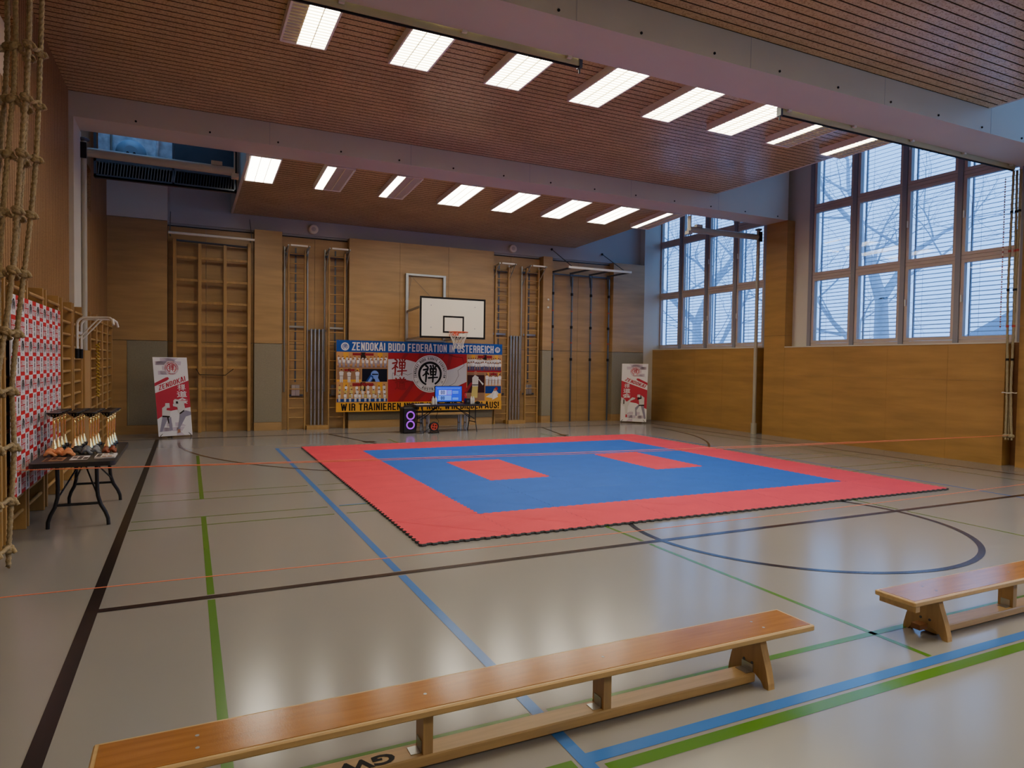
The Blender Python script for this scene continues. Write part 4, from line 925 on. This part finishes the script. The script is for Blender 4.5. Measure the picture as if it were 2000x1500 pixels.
for x0, x1, l in ((-1.4, 4.28, 'left'), (7.62, 13.4, 'right')):
    o = thing('rope_rail', 'olive steel rope rail under the near beam, %s half' % l, 'rail', ((x0+x1)/2, 7.13, 5.4), 'rope rails under the near beam')
    mb = MB(); mb.box(x0, x1, 7.1, 7.16, 5.36, 5.46, 'olive_metal'); mb.box(x0, x1, 7.115, 7.145, 5.345, 5.36, 'black_matte'); mb.build('rail', o)
    for k in range(5):
        x = x0+0.12+(x1-x0-0.3)*k/4; mb = MB(); mb.box(x-0.04, x+0.04, 7.06, 7.15, 5.44, 5.47, 'white_metal'); mb.box(x-0.03, x+0.03, 7.05, 7.09, 5.40, 5.47, 'white_metal'); mb.build('clip', o)
    e = x1 if x0 < 0 else x0; mb = MB(); mb.tube([(e, 7.13, 5.36), (e, 7.13, 5.28)], 0.012, 'steel_dark', 8); mb.box(e-0.02, e+0.02, 7.09, 7.17, 5.34, 5.47, 'steel_dark'); mb.build('end_stop', o)

# ------------------------------------------------------------------ ropes on the right
for k, (dx, dy, l) in enumerate(((0, 0, 'left one of the tied bundle'), (0.045, -0.05, 'middle one of the tied bundle'), (0.02, -0.10, 'right one of the tied bundle'))):
    mb = MB(); p = []
    for i in range(41):
        t = i/40; z = 5.33-t*4.76; sp = 0.9+0.6*max(0, 1-z/1.5)
        p.append((13.32+dx+0.012*sin(t*9+k), 7.08+dy*sp+0.02*sin(t*5+k*2), z))
    mb.tube(p, 0.021, 'hemp_pale', 9, lobes=3, twist=40); mb.ball(p[-1], 0.05, 'hemp_pale', 10, (1, 1, .8)); mb.tube([p[-1], (p[-1][0]-0.03, p[-1][1]-0.02, .50)], 0.016, 'hemp_pale', 6)
    o = mb.build('climbing_rope'); tag(o, 'thick climbing rope on the right edge, %s' % l, 'rope', 'climbing ropes tied together at the right')
    mb = MB()
    for z, m in ((4.6, 'black_matte'), (3.9, 'tape_red'), (3.2, 'black_matte'), (2.55, 'tape_red'), (1.95, 'black_matte')): mb.lathe((13.32+dx+0.012*sin((5.33-z)/4.76*9+k), 7.08+dy*.9+0.02*sin((5.33-z)/4.76*5+k*2), z), [(0.025, -.02), (0.025, .02)], m, 9)
    mb.build('tape_mark', o)
mb = MB(); mb.tube([(13.34+0.1*cos(a*pi/8), 7.03+0.11*sin(a*pi/8), 1.35+.006*sin(a*2)) for a in range(16)], 0.009, 'net_cord', 6, closed=True)
tag(mb.build('rope_tie'), 'pale cord tied around the climbing ropes on the right', 'cord')
mb = MB()
for i in range(60): mb.ball((13.3, 7.2, 5.2-i*0.045), 0.014, 'tape_red' if i % 2 else 'white_plastic', 6)
mb.tube([(13.3, 7.2, 5.25), (13.3, 7.2, 2.5)], 0.004, 'net_cord', 5)
tag(mb.build('bead_cord'), 'red and white beaded cord hanging beside the right climbing ropes', 'cord')

# ------------------------------------------------------------------ climbing net at the left edge
o = thing('climbing_net', 'gathered climbing net of knotted hemp ropes at the left edge', 'climbing net', (-1.25, 6.7, 0))
prof = [(5.33, -1.07), (4.75, -1.075), (4.3, -1.08), (3.85, -1.095), (3.38, -1.125), (2.9, -1.165), (2.42, -1.205), (1.95, -1.25), (1.48, -1.30), (1.03, -1.295), (0.57, -1.31), (0.13, -1.32)]
def xat(z):
    for (z1, x1), (z0, x0) in zip(prof, prof[1:]):
        if z0 <= z <= z1: return x0+(x1-x0)*(z-z0)/(z1-z0)
    return prof[-1][1]
offs = [(0, 6.70), (-0.075, 6.62), (-0.10, 6.80), (-0.17, 6.66), (-0.24, 6.74), (-0.30, 6.64)]
knots = [4.22, 3.80, 3.36, 2.90, 2.42, 1.93, 1.46, 1.0, 0.56, 0.17]
ydrift = lambda z, k: max(0, 2.0-z)*0.10*k
for k, (dx, y) in enumerate(offs):
    mb = MB(); p = []; q = random.Random(k)
    ph = q.uniform(0, 6)
    for i in range(267):
        z = 5.33-i*0.02
        sq = 1.0 if z > 2 else 0.75+0.12*z
        p.append((max(-1.39, xat(z)+dx*sq+0.008*sin(z*3+ph)), y+0.015*sin(z*2.3+ph)-ydrift(z, k), max(z, 0.03)))
    mb.tube(p, 0.0195, 'hemp', 12, lobes=3, twist=42); r_ = mb.build('rope', o)
    for z in knots:
        mb = MB()
        zz = z+0.02*sin(k*2.1); sq = 1.0 if zz > 2 else 0.75+0.12*zz; c = Vector((max(-1.39, xat(zz)+dx*sq+0.008*sin(zz*3+ph)), y+0.015*sin(zz*2.3+ph)-ydrift(zz, k), zz))
        for a in range(3): th = a*2.1+k; mb.tube([c+Vector((0.027*cos(th+t*pi/4), 0.027*sin(th+t*pi/4), 0.02*sin(t*pi/4+a))) for t in range(8)], 0.017, 'hemp', 8, closed=True)
        mb.tube([c, c+Vector((0.035, -0.015, -.004)), c+Vector((0.05, -0.02, -.03))], [0.018, 0.02, 0.015], 'hemp', 8)
        if k: 
            c2 = Vector((max(-1.39, xat(zz)+offs[k-1][0]*sq), offs[k-1][1]-ydrift(zz, k-1), zz+0.01)); mb.tube([c, (c+c2)/2+Vector((0, 0, -.02)), c2], 0.017, 'hemp', 8)
        mb.build('knot', r_)
# ------------------------------------------------------------------ orange barrier strings
def string(a, b, sag, label, r=0.0035, strands=1):
    mb = MB()
    for s_ in range(strands):
        p = [(a[0]+(b[0]-a[0])*t/40, a[1]+(b[1]-a[1])*t/40, a[2]+(b[2]-a[2])*t/40-(sag+0.02*s_)*4*(t/40)*(1-t/40)) for t in range(41)]
        mb.tube(p, r, 'string_orange', 6)
    tag(mb.build('barrier_string'), label, 'string', 'orange barrier strings across the hall')
string((-1.45, 7.55, 0.695), (13.36, 7.0, 0.585), 0.025, 'orange string stretched across the hall at knee height over the mats', 0.0035, 2)
string((XL+0.02, 5.6, 0.105), (XR-0.02, 5.6, 0.115), 0.062, 'orange string stretched just above the floor in front of the mats', 0.0035)

# ------------------------------------------------------------------ left table with trophies
TX0, TX1, TY0, TY1, TZ = -1.38, -0.66, 7.72, 9.42, 0.72
o = thing('folding_table', 'black folding table with trophies beside the left wall', 'table', ((TX0+TX1)/2, 8.57, 0))
def rrect(x0, x1, y0, y1, r, z):
    p = []
    for cx, cy, a0 in ((x1-r, y1-r, 0), (x0+r, y1-r, 90), (x0+r, y0+r, 180), (x1-r, y0+r, 270)):
        for k in range(6): a = R(a0+18*k); p.append((cx+r*cos(a), cy+r*sin(a), z))
    return p
mb = MB(); mb.prism(rrect(TX0, TX1, TY0, TY1, 0.06, TZ-0.045), (0, 0, 0.045), 'table_black'); mb.build('table_top', o)
for yy, lean in ((8.04, 0.09), (9.2, 0.3)):
    for s_ in (-1, 1):
        xc = (TX0+TX1)/2; q = [(0.17, 0.70), (0.17, 0.42), (0.175, 0.32), (0.2, 0.22), (0.24, 0.14), (0.262, 0.07), (0.266, 0.0)]
        mb = MB(); mb.tube([(xc+s_*a, yy+lean*(0.7-z)/0.7, z) for a, z in q], 0.019, 'table_black', 10); mb.build('leg', o)
    mb = MB(); zz = 0.24; mb.tube([(xc-0.195, yy+lean*.66, zz), (xc+0.195, yy+lean*.66, zz)], 0.014, 'table_black', 8); mb.build('crossbar', o)
    mb = MB(); sg = 1 if yy < 8.5 else -1; mb.tube([(xc-.18, yy+lean*.55, .3), (xc, yy+sg*.42, .66)], 0.009, 'table_black', 6); mb.tube([(xc+.18, yy+lean*.55, .3), (xc, yy+sg*.42, .66)], 0.009, 'table_black', 6); mb.build('brace', o)
def trophy():
    o = thing('trophy', '', 'trophy', (0, 0, 0), 'gold cup trophies on the left table')
    mb = MB(); mb.lathe((0, 0, 0), [(0.042, 0), (0.042, 0.035), (0.036, 0.04)], 'marble_black', 20); mb.build('base', o)
    mb = MB(); mb.lathe((0, 0, 0.04), [(0.036, 0), (0.033, 0.015), (0.012, 0.085), (0.006, 0.10)], 'gold_pale', 18); mb.build('foot', o)
    mb = MB(); mb.lathe((0, 0, 0.14), [(0.006, 0), (0.009, 0.03), (0.014, 0.16), (0.016, 0.2), (0.011, 0.205)], 'gold', 16); mb.lathe((0, 0, 0.345), [(0.01, 0), (0.02, 0.012), (0.018, 0.024), (0.01, 0.03)], 'gold_pale', 16); mb.build('stem', o)
    mb = MB(); mb.lathe((0, 0, 0.375), [(0.012, 0), (0.045, 0.014), (0.07, 0.04), (0.074, 0.052), (0.072, 0.054)], 'cup_black', 24); mb.lathe((0, 0, 0.375), [(0.071, 0.0535), (0.058, 0.036), (0.01, 0.022)], 'cup_inner', 24)
    for k in range(12): a = k*pi/6; mb.tube([(0.05*cos(a), 0.05*sin(a), 0.394), (0.066*cos(a), 0.066*sin(a), 0.412)], 0.0035, 'gold_pale', 4)
    mb.build('cup', o)
    return o
tr = trophy(); n = 0
RW = ['front', 'second', 'third', 'rear']
for c, x in enumerate((-1.30, -1.12, -0.97, -0.81)):
    for r in range(4):
        place(tr, (x+0.004*r, 8.62+r*0.2+(0.05 if c in (1, 3) else 0), TZ), 'gold trophy with black cup, %s line from the wall, %s trophy of its line' % (ORD[c], RW[r]), n == 0); n += 1
# ribbons, medals and sheets on the table
def heap(name, cx, cy, w, m, seed, label, cat, group, n=5):
    q = random.Random(seed); mb = MB()
    for k in range(n):
        a = q.uniform(-.5, .5); L = w*q.uniform(.7, 1); y = cy+(k-(n-1)/2)*0.02; z = TZ+0.009
        p = [(cx+L*(t/8-.5)*cos(a), y+L*(t/8-.5)*sin(a)*.5, z+max(0, 0.03*sin(t/8*pi*q.uniform(1, 1.6)))*(1+k*.25)) for t in range(9)]
        mb.tube(p, [0.008]+[0.016]*7+[0.006], m, 8)
    tag(mb.build(name), label, cat, group)
for k, (x, y) in enumerate(((-1.28, 8.3), (-1.2, 8.32), (-1.12, 8.29))): heap('ribbon_bundle', x, y, 0.13, 'ribbon_peach', k, 'peach coloured medal ribbon bundle, %s from the wall' % ORD[k], 'ribbon', 'peach ribbon bundles on the left table')
for k, (x, y, m) in enumerate(((-1.06, 8.44, 'ribbon_dark'), (-0.97, 8.4, 'ribbon_grey'), (-0.89, 8.43, 'ribbon_grey'))): heap('ribbon_bundle', x, y, 0.12, m, 10+k, '%s medal ribbon bundle in the middle of the left table, %s' % ('dark' if k == 0 else 'silver grey', ('left', 'centre', 'right')[k]), 'ribbon', 'grey ribbon bundles on the left table')
for k, (x, y) in enumerate(((-0.80, 8.42), (-0.74, 8.45))): heap('medal_pile', x, y, 0.08, 'ribbon_brown', 20+k, 'small pile of brown medals before the right trophies, %s one' % ('left', 'right')[k], 'medal', 'brown medal piles on the left table', 4)
for k, (x0, x1, y0, y1, l) in enumerate(((-1.29, -1.12, 7.86, 8.14, 'nearest the wall'), (-1.07, -0.92, 7.9, 8.2, 'in the middle'), (-0.86, -0.68, 7.94, 8.24, 'at the outer edge'))):
    mb = MB(); mb.box(x0, x1, y0, y1, TZ+0.001, TZ+(0.004 if k < 2 else 0.016), 'ink_stage' if k == 0 else 'ink_gi')
    S = Sheet(mb, (x0, y0, TZ+(0.0045 if k < 2 else 0.0165)), (1, 0, 0), (0, 1, 0)); q = random.Random(k)
    for i in range(3):
        for j in range(3): S.rect(.012+i*.05, .02+j*.085, .05+i*.05, .085+j*.085, q.choice(('ink_hair', 'ink_pale', 'ink_stage', 'ink_wine')), 1)
    tag(mb.build('certificate_stack'), 'printed certificates on the near end of the left table, stack %s' % l, 'paper', 'certificate stacks on the left table')

# ------------------------------------------------------------------ scoring table by the back wall
o = thing('folding_table', 'black folding table with the score screen before the banner', 'table', (5.9, 16.1, 0)); z = 0.70
mb = MB(); mb.prism(rrect(4.98, 6.88, 15.75, 16.45, 0.05, z-0.045), (0, 0, 0.045), 'table_black'); mb.build('table_top', o)
for xx, s in ((5.2, 1), (6.62, -1)):
    for yy, e in ((15.88, -1), (16.3, 1)):
        mb = MB(); mb.tube([(xx, yy, 0.66), (xx, yy, 0.26), (xx, yy+e*0.05, 0.15), (xx+.0, yy+e*0.11, 0.0)], 0.014, 'table_black', 8); mb.build('leg', o)
    mb = MB(); mb.tube([(xx, 15.85, 0.24), (xx, 16.33, 0.24)], 0.012, 'table_black', 8); mb.build('crossbar', o)
    mb = MB(); mb.tube([(xx, 15.95, 0.32), (xx+s*0.5, 16.1, 0.65)], 0.011, 'table_black', 6); mb.tube([(xx, 16.25, 0.32), (xx+s*0.5, 16.1, 0.65)], 0.011, 'table_black', 6); mb.build('brace', o)
o = thing('score_screen', 'flat screen showing a blue scoreboard on the back table', 'screen', (5.98, 16.15, z))
mb = MB(); mb.bbox(5.61, 6.35, 16.14, 16.18, 0.735, 1.155, 'black_plastic'); mb.build('housing', o)
mb = MB(); S = Sheet(mb, (5.625, 16.139, 0.76), (1, 0, 0), (0, 0, 1), 0.001); W_, H_ = 0.71, 0.38
S.rect(0, 0, W_, H_, 'screen_blue', 0)
for k in range(16): S.rect(0.04+k*0.04, 0.325, 0.065+k*0.04, 0.345, 'screen_light', 1)
S.rect(0.09, 0.165, 0.30, 0.29, 'screen_white', 1); S.rect(0.07, 0.03, 0.43, 0.15, 'screen_light', 1)
S.rect(0.31, 0.165, 0.44, 0.29, 'screen_pink', 1); S.rect(0.32, 0.175, 0.43, 0.28, 'screen_light', 2)
for v in (0.24, 0.2, 0.07, 0.04): S.rect(0.46, v, 0.62, v+0.025, 'screen_light', 1)
S.text('00', 0.145, 0.185, 0.25, 0.275, 'screen_ink', 3, block=True); S.text('00', 0.145, 0.045, 0.245, 0.13, 'screen_ink', 3, block=True); mb.build('display', o)
mb = MB(); mb.box(5.75, 6.2, 16.08, 16.24, z, z+0.012, 'black_plastic'); mb.box(5.93, 6.03, 16.15, 16.18, z+.01, 0.76, 'black_plastic'); mb.build('stand', o)
def bottle(x, y, h, r, m, label, cat='bottle', cap='white_plastic'):
    o = thing('bottle', label, cat, (x, y, z), 'bottles on the scoring table')
    mb = MB(); mb.lathe((x, y, z), [(r, 0), (r, h*.6), (r*.8, h*.75), (r*.35, h*.88), (r*.35, h*.93)], m, 14); mb.build('body', o)
    mb = MB(); mb.lathe((x, y, z+h*.93), [(r*.4, 0), (r*.4, h*.07)], cap, 10); mb.build('cap', o)
bottle(5.50, 15.95, 0.20, 0.035, 'bottle_clear', 'left clear bottle just left of the score screen'); bottle(5.59, 16.0, 0.20, 0.033, 'bottle_clear', 'right clear bottle just left of the score screen')
bottle(6.43, 16.12, 0.30, 0.045, 'bottle_red', 'red bottle just right of the score screen', cap='black_plastic')
bottle(6.54, 15.98, 0.19, 0.033, 'bottle_clear', 'left clear bottle right of the score screen'); bottle(6.62, 16.03, 0.19, 0.033, 'bottle_clear', 'right clear bottle right of the score screen')
mb = MB(); mb.bbox(6.38, 6.5, 15.95, 16.06, z+.001, z+0.14, 'black_plastic'); mb.lathe((6.44, 15.949, z+.07), [(.03, -.004), (.03, .0)], 'steel_dark', 12, 'Y'); tag(mb.build('black_box'), 'small black box at the right foot of the score screen', 'box')
for k, (x, y, w, l) in enumerate(((5.12, 15.9, .2, 'far left'), (5.32, 15.95, .16, 'middle left'))):
    mb = MB(); mb.box(x-w/2, x+w/2, y-.1, y+.1, z+.001, z+.008, 'ink_pale'); mb.prism([(x-w/2, y-.1, z+.008), (x+w/2, y-.1, z+.008), (x+w/2, y-.1, z+.014)], (0, .2, 0), 'ink_white'); tag(mb.build('paper_sheet'), 'white papers on the scoring table, %s' % l, 'paper', 'papers on the scoring table')
mb = MB(); mb.ball((6.72, 16.0, z+.035), .05, 'black_matte', 10, (1.2, 1, .7)); mb.tube([(6.66, 16.0, z+.03), (6.6, 15.9, z+.01), (6.7, 15.85, z+.01)], .006, 'black_matte', 6); tag(mb.build('microphone'), 'small black object at the right end of the scoring table', 'microphone')
# party loudspeaker
o = thing('party_speaker', 'black party loudspeaker with two purple light rings', 'loudspeaker', (4.87, 16.02, 0))
mb = MB(); mb.bbox(4.71, 5.04, 15.86, 16.18, 0, 0.64, 'black_plastic', 0.025); mb.build('cabinet', o)
for zc in (0.44, 0.21):
    mb = MB(); mb.tube([(4.895+0.092*cos(a*pi/18), 15.858, zc+0.092*sin(a*pi/18)) for a in range(36)], 0.017, 'ring_purple', 8, closed=True); r_ = mb.build('light_ring', o)
    mb = MB(); mb.lathe((4.895, 15.862, zc), [(0.02, -0.006), (0.07, 0.0), (0.08, -.004), (0.08, 0.004)], 'black_matte', 24, 'Y'); mb.build('cone', r_)
mb = MB(); mb.tube([(4.75, 15.95, 0.63), (4.75, 15.95, 0.665), (5.0, 15.95, 0.665), (5.0, 15.95, 0.63)], 0.014, 'black_plastic', 8); mb.build('handle', o)
# cable reel
o = thing('cable_reel', 'red and black cable reel on the floor under the scoring table', 'cable reel', (5.47, 15.8, 0))
mb = MB(); c = (5.47, 15.76, 0.165); mb.tube([(c[0]+0.105*cos(a*pi/12), c[1], c[2]+0.105*sin(a*pi/12)) for a in range(24)], 0.022, 'black_plastic', 8, closed=True); mb.lathe((c[0], c[1]+.04, c[2]), [(.1, 0), (.1, .08)], 'black_plastic', 20, 'Y'); mb.build('drum', o)
mb = MB(); mb.lathe(c, [(0.088, -0.01), (0.088, 0.03)], 'reel_red', 20, 'Y')
for a in range(4): mb.lathe((c[0]+.045*cos(a*pi/2+.6), c[1]-.011, c[2]+.045*sin(a*pi/2+.6)), [(.02, -.003), (.02, .001)], 'black_matte', 10, 'Y')
mb.build('socket_plate', o)
mb = MB(); mb.tube([(5.36, 15.74, .012), (5.39, 15.74, .1)], .012, 'black_plastic', 8); mb.tube([(5.58, 15.74, .012), (5.55, 15.74, .1)], .012, 'black_plastic', 8); mb.box(5.35, 5.59, 15.7, 15.86, 0, .02, 'black_plastic'); mb.build('stand', o)
mb = MB(); mb.tube([(5.36, 15.8, .12), (5.28, 15.82, .06), (5.2, 15.78, .008), (5.1, 15.75, .006), (5.0, 15.82, .006), (5.05, 15.9, .006), (5.03, 16.0, .02)], .006, 'black_matte', 6)
tag(mb.build('power_cable'), 'black power cable from the reel to the party loudspeaker', 'cable')
mb = MB(); mb.tube([(5.72, 16.3, .66), (5.75, 16.32, .45), (5.7, 16.3, .34), (5.78, 16.3, .25), (5.72, 16.28, .1), (5.6, 15.9, .14)], .006, 'black_matte', 6)
tag(mb.build('power_cable'), 'black power cable hanging from the scoring table to the reel', 'cable')
# low bench with steel legs behind the scoring table
o = thing('low_bench', 'low wooden bench on steel legs behind the scoring table', 'bench', (6.05, 17.0, 0))
mb = MB(); mb.bbox(5.3, 6.85, 16.85, 17.15, 0.36, 0.40, 'bench_wood'); mb.build('seat', o)
for x in (5.55, 5.72, 6.62, 6.8):
    mb = MB(); mb.box(x-.02, x+.02, 16.9, 16.94, 0, .36, 'steel'); mb.box(x-.02, x+.02, 17.06, 17.1, 0, .36, 'steel'); mb.box(x-.02, x+.02, 16.94, 17.06, .12, .15, 'steel'); mb.build('leg_frame', o)

# ------------------------------------------------------------------ ventilation unit in the open bay
o = thing('ventilation_unit', 'metal ventilation unit with louvre strip hung in the open ceiling bay', 'ventilation unit', (-0.33, 15.4, 5.08))
mb = MB(); x0, x1, y0, y1, za = -1.56, 0.86, 14.5, 14.66, 5.06
mb.box(x0, x1, y0, y0+.05, za, za+.05, 'steel_dark'); mb.box(x0, x0+.04, y0, y0+.05, za, 6.6, 'steel_dark'); mb.box(x1-.04, x1, y0, y0+.05, za, 6.6, 'steel_dark'); mb.box(x0, x1, y0, y0+.05, 5.34, 5.5, 'steel_dark'); mb.box(x1-.02, x1, y0, y1, za, 6.6, 'steel_dark'); mb.box(x0, x1, y0, y1, za, za+.02, 'steel_dark'); mb.box(-0.28, -.24, y0, y0+.05, za, 6.6, 'steel_dark'); mb.build('housing', o)
mb = MB()
for k in range(46): x = x0+.08+k*.05; mb.obox((x, y0+.02, 5.225), (.004, 0, 0), (0, .02, 0), (.012, 0, .115), 'steel' if k < 26 else 'steel_dark')
mb.box(x0+.05, x1-.05, y0+.06, y0+.08, za, 5.34, 'black_matte'); mb.build('louvre', o)
mb = MB(); mb.box(x0+.04, -.26, y0+.3, y0+.32, 5.4, 6.8, 'foil'); mb.tube([(-1.3, y0+.25, 5.4), (-1.3, y0+.25, 6.6)], .02, 'zinc', 8); mb.tube([(-.55, y0+.25, 5.4), (-.5, y0+.25, 6.6)], .03, 'foil', 8); mb.build('foil_panel', o)
mb = MB(); mb.box(-.24, x1-.04, y0+.3, y0+.32, 5.4, 6.8, 'steel_dark'); mb.build('dark_panel', o)
mb = MB(); mb.lathe((-0.98, y0+.2, 5.62), [(.12, -.05), (.2, -.03), (.24, 0.02), (.26, .06), (.26, .1)], 'fan_blue', 28, 'Y')
for dx in (-.05, .06): mb.lathe((-0.98+dx, y0+.148, 5.6), [(.025, -.004), (.025, .006)], 'black_matte', 10, 'Y')
mb.build('fan', o)

# ------------------------------------------------------------------ world and camera
w = bpy.data.worlds.new('World'); sc.world = w; w.use_nodes = True; nt = w.node_tree; bg = nt.nodes['Background']
tc = N(nt, 'ShaderNodeTexCoord'); sx = N(nt, 'ShaderNodeSeparateXYZ'); nt.links.new(tc.outputs['Generated'], sx.inputs[0])
rp = N(nt, 'ShaderNodeValToRGB'); rp.color_ramp.elements[0].position = 0.0; rp.color_ramp.elements[0].color = (0.22, 0.46, 0.95, 1); rp.color_ramp.elements[1].position = 0.6; rp.color_ramp.elements[1].color = (0.20, 0.48, 1.0, 1)
nt.links.new(sx.outputs[2], rp.inputs['Fac']); nt.links.new(rp.outputs[0], bg.inputs['Color']); bg.inputs['Strength'].default_value = 2.6
H, YAW, PIT, ROL, F = 1.7445382076968763, 0.44868583424836184, -0.030189918943240177, 0.014479313156809509, 1313.32
fw = Vector((sin(YAW)*cos(PIT), cos(YAW)*cos(PIT), sin(PIT))); r0 = Vector((cos(YAW), -sin(YAW), 0)); u0 = r0.cross(fw)
rt = r0*cos(ROL)+u0*sin(ROL); up = u0*cos(ROL)-r0*sin(ROL)
cam = bpy.data.cameras.new('camera'); cam.sensor_width = 36; cam.lens = F/2000*36; cam.clip_end = 300; cam.clip_start = 0.05
co = bpy.data.objects.new('camera', cam); COL.objects.link(co)
co.matrix_world = Matrix(((rt.x, up.x, -fw.x, 0), (rt.y, up.y, -fw.y, 0), (rt.z, up.z, -fw.z, H), (0, 0, 0, 1)))
sc.camera = co
sc.view_settings.view_transform = 'AgX'; sc.view_settings.look = 'None'; sc.view_settings.exposure = 0.36
cy = sc.cycles; cy.use_denoising = True; cy.max_bounces = 10; cy.diffuse_bounces = 5; cy.glossy_bounces = 4; cy.transparent_max_bounces = 12; cy.sample_clamp_indirect = 6; cy.caustics_reflective = False; cy.caustics_refractive = False
